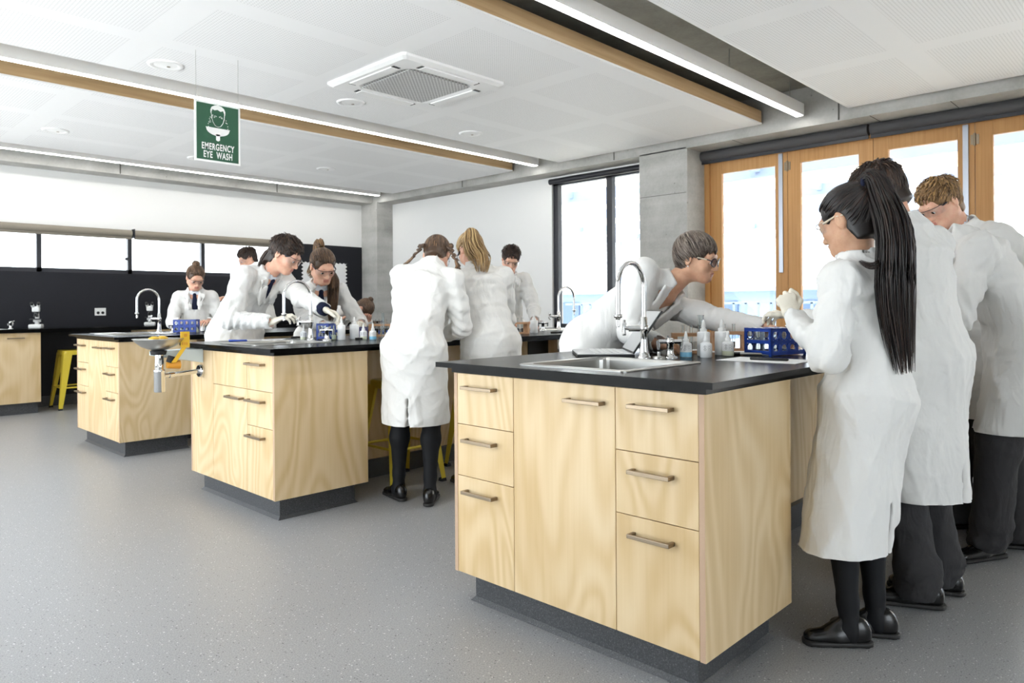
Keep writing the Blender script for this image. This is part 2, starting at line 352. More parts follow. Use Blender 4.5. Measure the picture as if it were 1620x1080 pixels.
# folding timber doors (vertical boundaries of the leaves along v)
DU = UW + .10
struct(MB().box(DU - .04, DU + .12, -2.8, 3.83, 2.60, 2.72).box(DU - .03, DU + .10, 3.745, 3.83, 0, 2.62).build('trim_3', M['door_wood']), 'timber head and jamb of the folding doors')
leaves = [(2.925, 3.745), (2.145, 2.925), (1.365, 2.145), (0.585, 1.365), (-0.195, 0.585), (-.975, -.195)]
dlab = ['timber folding door leaf next to the concrete column', 'second timber folding door leaf from the column', 'third timber folding door leaf from the column', 'fourth timber folding door leaf from the column', 'fifth timber folding door leaf from the column', 'sixth timber folding door leaf from the column']
for k, (a, b) in enumerate(leaves):
    st = .125; x0, x1 = DU, DU + .045
    d = MB(); d.box(x0, x1, a + .002, a + st, .01, 2.60); d.box(x0, x1, b - st, b - .002, .01, 2.60)
    d.box(x0, x1, a + st, b - st, 2.47, 2.60); d.box(x0, x1, a + st, b - st, .01, .28)
    o = struct(d.build('door_%d' % (k + 1), M['door_wood'], bevel=.002), dlab[k])
    struct(B(x0 + .02, x0 + .026, a + st, b - st, .28, 2.47).build('door_pane', M['pane'], o))
    if k % 2 == 0:
        h = MB(); h.box(x0 - .014, x0, a + .045, a + .085, 1.42, 2.58); h.build('flush_bolt_rail', M['alu'], o)
        h = MB(); h.lathe([(.011, 2.40), (.011, 2.50)], (x0 - .008, a + .0, 0), 10); h.box(x0 - .006, x0, a - .03, a + .03, 2.41, 2.49); h.build('hinge', M['handle'], o)
        h = MB(); h.box(x0 - .012, x0, a - .035, a - .008, 1.02, 1.13); h.box(x0 - .012, x0, a + .008, a + .035, 1.02, 1.13); h.build('door_handle', M['alu'], o)
for k, (a, b) in enumerate(((2.16, 3.80), (.0, 2.14))):
    m = MB(); m.lathe([(.052, a), (.052, b)], (DU - .075, 0, 2.655), 20, 0, 'y')
    o = tag(m.build('roller_blind', M['blind_dark']), ['rolled charcoal blind over the doors nearest the column', 'rolled charcoal blind over the doors further from the column'][k], 'blind')
    B(DU - .085, DU - .07, a, b, 2.575, 2.61).build('bottom_rail', M['frame_black'], o)

# suspended ceiling rafts with timber fascias, strip lights in the gaps
rafts = [(-.27, 2.205), (2.985, 5.455), (6.215, 8.69)]
rl = ['white perforated ceiling raft above the students by the doors', 'white perforated ceiling raft holding the air conditioner', 'white perforated ceiling raft nearest the back wall']
for k, (a, b) in enumerate(rafts):
    r = MB(); r.box(-.9, 6.44, a, b, ZR, ZR + .03)
    o = tag(r.build('ceiling_raft', M['ceil']), rl[k], 'ceiling panel', 'ceiling rafts')
    f = MB(); f.box(-.9, 6.44, a - .004, a + .02, ZR + .012, ZR + .122); f.box(-.9, 6.44, b - .02, b + .004, ZR + .012, ZR + .122); f.box(6.42, 6.444, a, b, ZR + .012, ZR + .122)
    f.build('fascia', M['fascia'], o)
    e = MB(); e.box(-.9, 6.446, a - .006, a + .002, ZR - .001, ZR + .012); e.box(-.9, 6.446, b - .002, b + .006, ZR - .001, ZR + .012); e.box(6.438, 6.447, a, b, ZR - .001, ZR + .012)
    e.build('edge_trim', M['white_metal'], o)
ll = ['long white strip light nearest the doors raft', 'long white strip light between the two middle rafts', 'long white strip light along the back wall beam']
for k, v in enumerate((2.575, 5.755, 8.96)):
    o = MB().box(-.9, 6.42, v, v + .075, ZR, ZR + .105).build('strip_light', M['white_metal']); tag(o, ll[k], 'light', 'strip lights')
    B(-.9, 6.41, v + .008, v + .067, ZR - .003, ZR + .002).build('diffuser', M['tube'], o)
    for u in (0, 1.7, 3.4, 5.1, 6.2): MB().tube([(u, v + .037, ZR + .10), (u, v + .037, ZSLAB - .002)], .003, 6).build('suspension_wire', M['steel'], o)
# round ceiling diffusers
dl = [(1.91, 5.16), (1.88, 7.78), (3.35, 8.12), (4.71, 7.68), (4.75, 5.14), (3.33, 5.05)]
dn = ['round white ceiling speaker beside the eye wash sign', 'round white ceiling speaker above the microscopes', 'round white ceiling speaker behind the eye wash sign', 'round white ceiling speaker toward the far corner', 'round white ceiling speaker under the raft edge past the air conditioner', 'round white ceiling speaker beside the air conditioner']
for k, (u, v) in enumerate(dl):
    m = MB(); m.lathe([(.075, -.004), (.095, -.012), (.112, -.008), (.115, 0)], (0, 0, 0), 32); m.lathe([(.001, -.010), (.02, -.010), (.075, -.004)], (0, 0, 0), 32)
    o = tag(m.build('ceiling_speaker', M['white_metal'], loc=(u, v, ZR)), dn[k], 'ceiling speaker', 'round ceiling speakers')
    MB().lathe([(.012, -.011), (.012, -.0125)], (.02, 0, 0), 12).build('sensor', M['handle'], o)
# cassette air conditioner
ac = thing('cassette_air_conditioner', 'square white cassette air conditioner set in the ceiling raft', 'air conditioner', (3.385, 4.265, ZR))
def sq(r, z, c=0.0): return [(-r + c, -r, z), (r - c, -r, z), (r, -r + c, z), (r, r - c, z), (r - c, r, z), (-r + c, r, z), (-r, r - c, z), (-r, -r + c, z)]
m = MB(); rings = [sq(.475, 0, .02), sq(.475, -.018, .02), sq(.445, -.034, .02), sq(.325, -.034, .06), sq(.31, -.024, .06)]
vs = [p for r in rings for p in r]; fs = [(k * 8 + j, k * 8 + (j + 1) % 8, (k + 1) * 8 + (j + 1) % 8, (k + 1) * 8 + j) for k in range(4) for j in range(8)]
m.add(vs, fs + [list(range(32, 40))]); m.build('panel', M['white_metal'], ac)
g = MB(); g.add(sq(.305, -.028, .06), [list(range(8))]); 
M['grille'] = mat('intake_grille', '#c9c9c9', 0.5); t = NT(M['grille']); v = t.coord(); ck = t.n('ShaderNodeTexChecker'); ck.inputs['Scale'].default_value = 62; t.l(v, ck.inputs['Vector']); t.color(t.mix(ck.outputs['Fac'], '#d2d2d2', '#9b9b9b'))
g.box(-.285, .285, -.285, .285, -.036, -.03); g.build('intake_grille', M['grille'], ac, bevel=.01)
for k in range(4):
    a = k * PI / 2; R_ = Matrix.Rotation(a, 4, 'Z')
    m = MB(); m.box(-.25, .25, .345, .415, -.042, -.034)
    for s_ in (-1, 1): m.box(s_ * .262 - .012, s_ * .262 + .012, .35, .41, -.0365, -.034, 1)
    o = m.build('louvre', [M['white_metal'], M['black']], ac); o.matrix_local = R_
# exterior seen through the glass
struct(B(-14, 40, -20, 40, -.5, -.14).build('ground_outside', mat('pale_paving', '#dcdcda', 0.8)), 'pale ground outside')
EW = mat('veranda_timber', '#f1eadc', 0.7); EB = mat('fence_blue', '#6d7f99', 0.7); ES = mat('veranda_steel', '#8fa3c8', 0.6)
b_ = EW.node_tree; tl = b_.nodes.new('ShaderNodeBsdfTranslucent'); tl.inputs[0].default_value = lin('#fcfaf4'); mx_ = b_.nodes.new('ShaderNodeMixShader'); mx_.inputs[0].default_value = .65; b_.links.new(b_.nodes['Principled BSDF'].outputs[0], mx_.inputs[1]); b_.links.new(tl.outputs[0], mx_.inputs[2]); b_.links.new(mx_.outputs[0], b_.nodes['Material Output'].inputs[0])  # translucency mixed in so the roof underside stays bright
m = MB(); m.box(7.3, 15, -6, 14, 2.86, 2.88)
o = struct(m.build('roof_outside', EW), 'timber veranda roof outside')
m = MB()
for u in (8.6, 10.6, 12.6, 14.8): m.box(u, u + .10, -6, 14, 2.70, 2.86)
for v in range(-5, 14, 3): m.box(7.3, 15, v, v + .07, 2.76, 2.86)
struct(m.build('beam_outside', ES, o))
m = MB()
for v in (-3, 4.0, 10.6): m.tube([(14.85, v, -.2), (14.85, v, 2.72)], .06, 10)
struct(m.build('column_outside', ES, o))
m = MB()
for k in range(90): v = -14 + k * .3; m.box(15.6, 15.63, v, v + .05, -.2, 1.15)
m.box(15.6, 15.65, -14, 13, 1.12, 1.18); m.box(15.6, 15.65, -14, 13, .0, .06)
tag(m.build('boundary_fence', EB), 'pale blue metal fence outside beyond the glass doors', 'fence')
m = MB(); m.box(20, 26, -16, 22, -.2, 1.5); m.box(19.6, 26.4, -16.2, 22.2, 1.5, 1.62)
o = tag(m.build('low_building', mat('pale_cladding', '#7688a3', 0.7)), 'low pale blue building outside beyond the fence', 'building')
DG = mat('dim_glass', '#465a75', 0.3)
for v in range(-14, 21, 3): MB().box(19.94, 20.0, v, v + 1.5, .1, 1.2).build('window', DG, o)

# ------------------------------------------------------------------ island benches
BU0, BU1, BV = 1.798, 2.367, {'A': 1.002, 'B': 3.439, 'C': 5.786}
BW, ZB, ZT = 1.045, 0.115, 0.861
def handle(parent, y0, y1, z):
    m = MB(); m.box(-.034, -.024, y0, y1, z - .006, z + .006); m.box(-.026, 0, y0, y0 + .011, z - .006, z + .006); m.box(-.026, 0, y1 - .011, y1, z - .006, z + .006)
    return m.build('handle', M['handle'], parent, bevel=.0012)
def front(parent, name, y0, y1, z0, z1, hy=None, hz=None):
    o = B(0, .018, y0 + .0012, y1 - .0012, z0 + .0012, z1 - .0012).build(name, M['ply'], parent, bevel=.0012)
    if hy: handle(o, hy[0], hy[1], hz)
    return o
def plinth(parent, x0, x1, y0, y1, ends=True):
    m = MB(); i = .055; a = .014
    m.box(x0 + i, x1 - i, y0 + i, y1 - i, .014, ZB)
    m.hexa([(x0 + i - a, y0 + i - a, .0005), (x1 - i + a, y0 + i - a, .0005), (x1 - i + a, y1 - i + a, .0005), (x0 + i - a, y1 - i + a, .0005)],
           [(x0 + i - .001, y0 + i - .001, .016), (x1 - i + .001, y0 + i - .001, .016), (x1 - i + .001, y1 - i + .001, .016), (x0 + i - .001, y1 - i + .001, .016)])
    return m.build('plinth', M['plinth'], parent)
def cabinet(label, loc, style):
    t = thing('bench_cabinet', label, 'cabinet', loc, 0, 'plywood bench cabinets')
    L = BU1 - BU0
    B(.019, L - .018, .019, BW - .019, ZB, ZB + .018).build('carcass_floor', M['ply'], t); B(L - .036, L - .018, .019, BW - .019, ZB, ZT).build('carcass_back', M['ply'], t)
    for y in (0, BW - .018):
        m = MB(); m.box(0, L, y, y + .018, ZB, ZT); m.box(-.0006, .001, y + .0006, y + .0174, ZB, ZT, 1)
        m.build('side_panel', [M['ply'], M['ply_edge']], t)
    plinth(t, 0, L, 0, BW)
    zs = [(.670, ZT, .810), (.478, .670, .615), (ZB, .478, .425)]
    if style == 'plain':
        o = B(L - .018, L, .019, BW - .019, ZB, ZT).build('end_panel', M['ply'], t); return t
    rh = (.096, .240) if style == 'A' else (.096, .278)
    for z0, z1, h in zs: front(t, 'drawer', .018, .302, z0, z1, rh, h)
    if style == 'B':
        front(t, 'fixed_panel', .302, .731, .670, ZT); front(t, 'door', .302, .731, ZB, .670, (.338, .522), .615); front(t, 'filler_panel', .731, 1.027, ZB, ZT)
    else:
        front(t, 'door', .302, .735, ZB, ZT, (.34, .487) if style == 'A' else (.34, .53), .806)
        lh = (.816, .976) if style == 'A' else (.80, 1.015)
        for z0, z1, h in zs: front(t, 'drawer', .735, 1.027, z0, z1, lh, h)
    return t
TU0, TU1 = 1.750, 5.238
def rr(x0, x1, y0, y1, r, z, n=4):
    pts = []
    for cx, cy, a0 in ((x1 - r, y0 + r, -90), (x1 - r, y1 - r, 0), (x0 + r, y1 - r, 90), (x0 + r, y0 + r, 180)):
        for k in range(n + 1): a = math.radians(a0 + 90 * k / n); pts.append((cx + r * math.cos(a), cy + r * math.sin(a), z))
    return pts
def sink(label, x0, x1, y0, y1):
    m = MB(); R = [rr(x0, x1, y0, y1, .025, .9005), rr(x0, x1, y0, y1, .025, .9035), rr(x0 + .004, x1 - .004, y0 + .004, y1 - .004, .024, .9055), rr(x0 + .030, x1 - .030, y0 + .030, y1 - .030, .035, .905),
              rr(x0 + .034, x1 - .034, y0 + .034, y1 - .034, .035, .895), rr(x0 + .040, x1 - .040, y0 + .040, y1 - .040, .04, .74), rr(x0 + .06, x1 - .06, y0 + .06, y1 - .06, .05, .715)]
    n = len(R[0]); vs = [p for r in R for p in r]
    fs = [(k * n + j, k * n + (j + 1) % n, (k + 1) * n + (j + 1) % n, (k + 1) * n + j) for k in range(len(R) - 1) for j in range(n)] + [list(range((len(R) - 1) * n, len(R) * n))]
    m.add(vs, fs, 0, False); o = tag(m.build('sink', M['steel'], None), label, 'sink', 'inset steel sinks')
    MB().lathe([(.001, .7165), (.03, .7165), (.034, .7185), (.038, .7155)], ((x0 + x1) / 2, (y0 + y1) / 2, 0), 20).build('drain', M['chrome'], o); return o
def worktop(label, v0):
    a, b = v0 - .051, v0 + BW + .051; s0, s1 = v0 + .298, v0 + .758
    su = [(1.84, 2.33), (4.66, 5.15)]; m = MB(); g = .03
    for z0, z1, i in ((.8815, .9, 0), (ZT, .8815, .043)):
        x = TU0 + i
        for q0, q1 in su:
            m.box(x, q0 + g, a + i, b - i, z0, z1); m.box(q0 + g, q1 - g, a + i, s0 + g, z0, z1); m.box(q0 + g, q1 - g, s1 - g, b - i, z0, z1); x = q1 - g
        m.box(x, TU1 - i, a + i, b - i, z0, z1)
    return tag(m.build('worktop', M['counter']), label, 'worktop', 'black bench worktops')
bl = {'A': 'front bench by the timber doors', 'B': 'middle bench with the eye wash bowl', 'C': 'far bench nearest the microscopes'}
for key, v0 in BV.items():
    cabinet('plywood drawer cabinet of the ' + bl[key], (BU0, v0, 0), key)
    cabinet('plywood cabinet at the window end, ' + bl[key], (4.62, v0, 0), 'plain')
    worktop('black worktop of the ' + bl[key], v0)
    sink('square steel sink at the drawer end, ' + bl[key], 1.84, 2.33, v0 + .298, v0 + .758)
    sink('square steel sink at the window end, ' + bl[key], 4.66, 5.15, v0 + .298, v0 + .758)
    t = thing('knee_space_panel', 'plywood knee space panel of the ' + bl[key], 'panel', (BU1, v0 + .5, 0), 0, 'knee space panels')
    B(.002, 4.62 - BU1 - .002, 0, .045, ZB, ZT - .002).build('board', M['ply'], t); B(.002, 4.62 - BU1 - .002, -.03, .075, .0008, ZB).build('plinth', M['plinth'], t)
    if key == 'B': B(1.88, 2.12, -.012, 0, .64, .825).build('service_box', M['black'], t)

# ------------------------------------------------------------------ taps, gas turrets
def gooseneck(label, loc, ang, lever=0.6, group='swan neck taps', H=.372, R=.093, drop=.115):
    t = thing('swan_neck_tap', label, 'tap', loc, ang, group)
    MB().lathe([(.027, .0005), (.027, .006), (.021, .012), (.017, .03), (.0135, .07), (.0135, .105), (.018, .108), (.018, .128), (.0135, .132), (.0135, .16), (.0105, .165)], (0, 0, 0), 20).build('base', M['chrome'], t)
    P = [(0, 0, .12), (0, 0, .2), (0, 0, H - R)] + [(R - R * math.cos(a), 0, H - R + R * math.sin(a)) for a in [PI * k / 14 for k in range(1, 15)]] + [(2 * R, 0, H - R - drop)]
    MB().tube(P, .0095, 12).build('spout', M['chrome'], t)
    z = H - R - drop; MB().lathe([(.012, z + .012), (.016, z + .01), (.016, z), (.012, z - .002), (.0085, z - .005), (.0075, z - .012), (.0085, z - .014), (.007, z - .022), (.008, z - .024), (.006, z - .036)], (2 * R, 0, 0), 14).build('nozzle', M['chrome'], t)
    m = MB(); c, s = math.cos(lever), math.sin(lever); q = lambda r, z: (r * c, r * s, z)
    m.tube([q(.01, .118), q(.06, .118)], .0125, 12); m.tube([q(.045, .118), q(.075, .121)], .009, 10); vo = m.build('valve', M['chrome'], t)
    m = MB()
    for k in range(4):
        a = k * PI / 2 + .5; e = (-s * math.cos(a) * .032, c * math.cos(a) * .032, math.sin(a) * .032); b0 = q(.078, .121); m.tube([b0, tuple(b0[i] + e[i] for i in range(3))], [.006, .008], 8)
    m.build('cross_handle', M['chrome'], vo); return t
def turret(label, loc, ang):
    t = thing('gas_turret', label, 'gas tap', loc, ang, 'bench gas taps')
    MB().lathe([(.029, .0005), (.029, .006), (.018, .010), (.0145, .02), (.013, .055), (.017, .058), (.017, .075), (.011, .08)], (0, 0, 0), 18).build('column', M['chrome'], t)
    m = MB()
    for sg in (-1, 1): m.tube([(0, sg * .01, .066), (0, sg * .045, .066)], .009, 10); m.tube([(0, sg * .045, .07), (.0, sg * .045, .035)], [.009, .006], 10)
    m.tube([(.0, 0, .076), (.04, 0, .082)], .007, 8); m.build('nozzle', M['chrome'], t); return t
gooseneck('chrome swan neck tap in front of the person leaning over the bench', (2.39, 1.592, .9), PI + .05, PI + 2.2)
gooseneck('chrome swan neck tap in front of the boy and girl with gloves', (2.37, 4.06, .9), PI + .05, PI + 2.2)
gooseneck('chrome swan neck tap on the bench nearest the microscopes', (2.37, 6.585, .9), PI + .05, PI + 2.2)
gooseneck('chrome swan neck tap in front of the tall window', (4.73, 4.02, .9), -.12, 2.6)
turret('chrome gas tap beside the blue bottle on the front bench', (2.455, 1.515, .9), .7)
turret('chrome gas tap beside the tap with the blue rack', (2.44, 3.985, .9), .5)
turret('chrome gas tap beside the blue rack on the bench nearest the microscopes', (2.46, 6.51, .9), .5)
turret('chrome gas tap in front of the tall window', (4.56, 4.05, .9), 1.2)
m = MB(); m.lathe([(.024, .0005), (.024, .01), (.006, .012), (.006, .028)], (0, 0, 0), 18); tag(m.build('sink_plug', M['steel'], None, loc=(2.405, 1.535, .9)), 'small steel sink plug standing between tap and gas tap', 'plug')

# ------------------------------------------------------------------ glassware and bench things
def dropper(label, loc, liquid, w=.047, h=.062, tip=.042, rz=.7, lab=True, group='dropper bottles'):
    t = thing('dropper_bottle', label, 'bottle', loc, rz, group); r = w / 2
    prof = [(r * .92, .0005), (r, .003), (r, h * .80), (r * .93, h * .9), (r * .5, h * .985), (r * .42, h)]
    MB().lathe(prof, (0, 0, 0), 20).build('bottle_body', M['milky'], t)
    if liquid: MB().lathe([(r * 1.004, .002), (r * 1.006, .004), (r * 1.006, h * .34), (r * 1.002, h * .345)], (0, 0, 0), 20).build('liquid', M[liquid], t)
    MB().lathe([(r * .50, h), (r * .50, h + .010), (r * .34, h + .013), (r * .28, h + tip * .6), (r * .13, h + tip), (.0005, h + tip)], (0, 0, 0), 14).build('dropper_cap', M['white_plastic'], t)
    if lab:
        R = r * 1.012; a = [PI + 1.1 * (k / 8 - .5) * 2 for k in range(9)]; vs = [(R * math.cos(x), R * math.sin(x), z) for z in (h * .38, h * .82) for x in a]
        lb = MB().add(vs, [(k, k + 1, k + 10, k + 9) for k in range(8)], 0, True).build('label', M['paper'], t)
        ink = MB(); R2 = R * 1.006
        def at(a_, z): return (R2 * math.cos(a_), R2 * math.sin(a_), z)
        for cz in (h * .70, h * .52):
            d = .0045; ca = PI - .35
            pts = [at(ca, cz + d), at(ca + d / R2, cz), at(ca, cz - d), at(ca - d / R2, cz), at(ca, cz + d)]; ink.tube(pts, .0006, 4)
        for k in range(4): ink.tube([at(PI + .15, h * (.74 - .08 * k)), at(PI + .55 + .1 * (k % 2), h * (.74 - .08 * k))], .0005, 4)
        ink.build('hazard_mark', M['ink'], lb)
    return t
def wash_bottle(label, loc, w=.057, h=.098, tip=.05, group='tall white bottles'):
    t = thing('plastic_bottle', label, 'bottle', loc, .5, group); r = w / 2
    MB().lathe([(r * .95, .0005), (r, .003), (r, h * .96), (r * .9, h), (r * .4, h + .002)], (0, 0, 0), 22).build('bottle_body', M['milky'], t)
    MB().lathe([(r * .55, h + .001), (r * .55, h + .012), (r * .3, h + .016), (r * .36, h + tip * .45), (r * .3, h + tip * .6), (r * .12, h + tip), (.0005, h + tip)], (0, 0, 0), 14).build('nozzle_cap', M['white_plastic'], t)
    R = r * 1.01; a = [PI + .75 * (k / 6 - .5) * 2 for k in range(7)]; MB().add([(R * math.cos(x), R * math.sin(x), z) for z in (h * .3, h * .75) for x in a], [(k, k + 1, k + 8, k + 7) for k in range(6)], 0, True).build('label', M['paper'], t)
    return t
def blue_rack(label, loc, rz, L=.20, Wd=.105, H=.105, tubes=True):
    t = thing('test_tube_rack', label, 'test tube rack', loc, rz, 'blue tube racks')
    m = MB(); th = .006
    def ringplate(p0, ax, n, w, h, thk):   # plate with round holes: built as frame strips + rings
        pass
    m.box(0, L, 0, Wd, .008, .013); m.box(0, L, 0, Wd, H * .50, H * .50 + .004)
    nx, ny = 7, 4; px, py = L / nx, Wd / ny
    for i in range(nx + 1): m.box(max(0, i * px - .0035), min(L, i * px + .0035), 0, Wd, H - .006, H)
    for j in range(ny + 1): m.box(0, L, max(0, j * py - .0035), min(Wd, j * py + .0035), H - .006, H)
    for x in (0, L - th):
        m.box(x, x + th, 0, .012, 0, H); m.box(x, x + th, Wd - .012, Wd, 0, H); m.box(x, x + th, 0, Wd, H * .44, H * .56); m.box(x, x + th, 0, Wd, H - .014, H); m.box(x, x + th, 0, Wd, .006, .02)
    for y in (0, Wd - th):
        for k in range(5): m.box(k * (L - .012) / 4, k * (L - .012) / 4 + .012, y, y + th, .004, H)
        m.box(0, L, y, y + th, H * .44, H * .56); m.box(0, L, y, y + th, H - .014, H); m.box(0, L, y, y + th, .004, .02)
        for k in range(4):
            for zz in (.26, .75):
                cx = (k + .5) * (L - .012) / 4 + .006; P = [(cx + .018 * math.cos(a), y + th / 2, H * zz + .0195 * math.sin(a)) for a in [2 * PI * q / 16 for q in range(17)]]
                m.tube(P, .0035, 6, cap=False)
    m.build('rack_frame', M['blue'], t, bevel=0)
    if tubes:
        k = 0
        for i, j in ((0, 1), (0, 2), (1, 0), (1, 2), (2, 1), (2, 3), (3, 0), (3, 2), (4, 1), (1, 3), (0, 3), (4, 3), (2, 0), (5, 2)):
            k += 1; x, y = (i + .5) * px, (j + .5) * py; c = Matrix.Rotation(rz, 4, 'Z') @ Vector((x, y, 0))
            o = thing('test_tube', 'stoppered test tube in the ' + label, 'test tube', (loc[0] + c.x, loc[1] + c.y, loc[2] + .0135), 0, 'tubes in the ' + label)
            MB().lathe([(.0005, 0), (.005, .001), (.0068, .006), (.0068, .092)], (0, 0, 0), 10).build('tube', M['glass'], o)
            MB().lathe([(.0066, .088), (.0075, .091), (.0075, .099), (.0005, .1)], (0, 0, 0), 10).build('stopper', M['white_plastic'], o)
    return t
def wood_rack(label, loc, rz, L=.16, tubes=3, dark='liquid_dark', Wd=.045, H=.088):
    t = thing('wooden_tube_rack', label, 'test tube rack', loc, rz, 'timber tube racks')
    for x in (0, L - .022): B(x, x + .022, 0, Wd, .0005, H).build('end_block', M['rackwood'], t)
    B(.022, L - .022, 0, Wd, .0005, .012).build('base_board', M['rackwood'], t); B(.022, L - .022, 0, Wd, H - .014, H).build('top_board', M['rackwood'], t)
    for k in range(tubes):
        x = .022 + (k + .75) * (L - .044) / (tubes + .5); c = Matrix.Rotation(rz, 4, 'Z') @ Vector((x, Wd / 2, 0))
        o = thing('test_tube', 'test tube in the ' + label, 'test tube', (loc[0] + c.x, loc[1] + c.y, loc[2] + .0125), 0, 'tubes in the ' + label)
        MB().lathe([(.0005, 0), (.005, .001), (.0075, .007), (.0075, .108), (.009, .11)], (0, 0, 0), 10).build('tube', M['glass'], o)
        MB().lathe([(.0005, .0015), (.0045, .002), (.0068, .007), (.0068, .03), (.0005, .03)], (0, 0, 0), 10).build('sample', M[dark], o)
    return t
def cylinder(label, loc, h=.16, r=.013):
    t = thing('measuring_cylinder', label, 'measuring cylinder', loc, 0, 'measuring cylinders')
    MB().lathe([(r * 1.9, .0005), (r * 1.9, .005), (r * 1.0, .009)], (0, 0, 0), 18).build('foot', M['glass'], t)
    MB().lathe([(r, .009), (r, h - .004), (r * 1.15, h)], (0, 0, 0), 18).build('barrel', M['glass'], t); return t
def beaker(label, loc, liquid, r=.024, h=.06):
    t = thing('beaker', label, 'beaker', loc, 0, 'glass beakers')
    MB().lathe([(r * .9, .0005), (r, .004), (r, h - .002), (r * 1.07, h)], (0, 0, 0), 22).build('glass_wall', M['glass'], t)
    MB().lathe([(.0005, .002), (r * .93, .002), (r * .95, .006), (r * .95, h * .62), (.0005, h * .62)], (0, 0, 0), 22).build('liquid', M[liquid], t); return t
def pen(name, label, a, b, z, r, body, cap):
    a, b = Vector((*a, z + r)), Vector((*b, z + r)); d = b - a
    o = MB().tube([a, a + d * .04, a + d * .62], [r * .4, r, r], 10).build(name, M[body]); tag(o, label, 'pen', 'pens on the benches')
    MB().tube([a + d * .6, a + d * .97, b], [r * 1.12, r * 1.12, r * .8], 10).build('cap', M[cap], o); return o
def sheet(label, cx, cy, rz, w=.21, l=.297, z=.9006):
    o = B(-w / 2, w / 2, -l / 2, l / 2, 0, .0012).build('sheet_of_paper', M['paper'], None, loc=(cx, cy, z)); o.rotation_euler = (0, 0, rz)
    return tag(o, label, 'paper', 'sheets of paper')
# front bench
dropper('small dropper bottle with blue liquid beside the gas tap', (2.545, 1.498, .9), 'liquid_blue', rz=.72)
dropper('small white dropper bottle with two hazard diamonds on its label', (2.585, 1.432, .9), None, rz=.72)
dropper('small dropper bottle with pale yellow liquid nearest the blue rack', (2.715, 1.405, .9), 'liquid_pale', rz=.5)
wash_bottle('tall white nozzle bottle behind the hazard label bottle', (2.665, 1.487, .9), .052)
wash_bottle('tall white nozzle bottle behind the pale yellow dropper bottle', (2.755, 1.452, .9), .060)
cylinder('clear measuring cylinder behind the tall white bottles', (2.80, 1.575, .9), .165)
wood_rack('timber tube rack under the leaning person', (2.70, 1.655, .9), YAW - PI / 2 - .1, .165, 3)
wood_rack('small timber tube rack half hidden behind tall bottles', (2.95, 1.60, .9), YAW - PI / 2 - .1, .15, 2)
blue_rack('blue tube rack beside the girl with the long ponytail', (2.80, 1.262, .9), -.33, .20, .145, .112)
pen('marker_pen', 'black and grey marker pen lying in front of the blue rack', (2.80, 1.30), (2.745, 1.43), .9005, .0065, 'steel', 'black')
sheet('white sheet under the black pen beside the ponytail girl', 2.585, 1.185, .03)
sheet('white sheet partly under the blue rack', 2.98, 1.56, .5)
pen('ballpoint_pen', 'black ballpoint pen lying on the white sheet', (2.575, 1.095), (2.56, 1.235), .902, .005, 'black', 'black')
# laptop
lp = thing('laptop', 'open laptop beside the sink under the leaning person', 'laptop', (2.445, 1.84, .9), YAW + PI / 2 - .02)
M['silver'] = mat('laptop_silver', '#c9cacc', 0.35, metal=0.6)
m = MB(); m.box(-.115, .115, -.165, .165, .0005, .012, 1); m.box(-.114, .114, -.164, .164, .012, .016, 0); lb = m.build('base', [M['silver'], M['black']], lp, bevel=.003)
m = MB()
for i in range(5):
    for j in range(12): m.box(-.075 + i * .024, -.055 + i * .024, -.145 + j * .0243, -.125 + j * .0243, .016, .0185)
tag(m.build('keyboard', M['white_plastic'], lb), 'pale keys', None)
sc = MB(); sc.box(0, .007, -.165, .165, .0, .205, 1); sc.box(.007, .009, -.160, .160, .006, .20, 0)
so = sc.build('screen', [M['silver'], M['black']], lp, bevel=.002); so.matrix_local = Matrix.Translation((-.112, 0, .014)) @ Matrix.Rotation(-.60, 4, 'Y')
# middle bench
blue_rack('blue tube rack behind the tap of the middle bench', (2.50, 4.06, .9), .35, .14, .10, .105)
beaker('small beaker of blue liquid beside the middle blue rack', (2.60, 4.20, .9), 'liquid_blue', .021, .058)
beaker('small clear jar beside the beaker of blue liquid', (2.535, 4.055, .9), 'liquid_pale', .018, .05)
wash_bottle('tall white nozzle bottle under the boy\'s gloved hand', (2.54, 3.975, .9), .05, .095, .055)
wash_bottle('tall white nozzle bottle behind the one under the glove', (2.66, 4.01, .9), .06, .095, .05)
dropper('white dropper bottle in front of the girl with brown ponytail', (2.665, 3.915, .9), 'liquid_pale', .045, .06, .045)
dropper('dropper bottle with pale blue liquid beside the plaited girl', (2.70, 3.86, .9), 'liquid_blue', .045, .06, .045)
dropper('white dropper bottle touching the coat of the plaited girl', (2.80, 3.80, .9), None, .045, .06, .045)
dropper('cloudy dropper bottle beside the tap of the middle bench', (2.40, 4.20, .9), 'liquid_pale', .04, .055, .04)
cylinder('clear measuring cylinder beside the timber rack of blue tubes', (2.92, 4.06, .9), .17)
wood_rack('timber rack of blue tubes behind the dropper bottles', (2.95, 4.27, .9), YAW - PI / 2, .17, 4, 'blue')
tag(B(-.03, .03, -.03, .03, .0005, .075).build('violet_carton', mat('violet_card', '#4f4a78', 0.6), None, bevel=.002, loc=(2.80, 4.13, .9)), 'small violet carton in front of the timber rack of blue tubes', 'box')
tag(B(-.02, .02, -.012, .012, .0005, .014).build('tube_holder', M['black'], None, loc=(2.62, 3.90, .9)), 'tiny black clip lying beside the dropper bottles', 'clip')
pen('ballpoint_pen', 'blue ballpoint pen lying at the corner of the middle sink', (2.06, 4.28), (1.98, 4.36), .9005, .006, 'blue', 'blue')
o = MB().tube([(0, 0, .012), (.09, 0, .012)], .007, 10).build('bench_brush', M['black'], None, loc=(2.40, 4.36, .9)); tag(o, 'black handled brush lying behind the middle sink', 'brush'); o.rotation_euler = (0, 0, -.5)
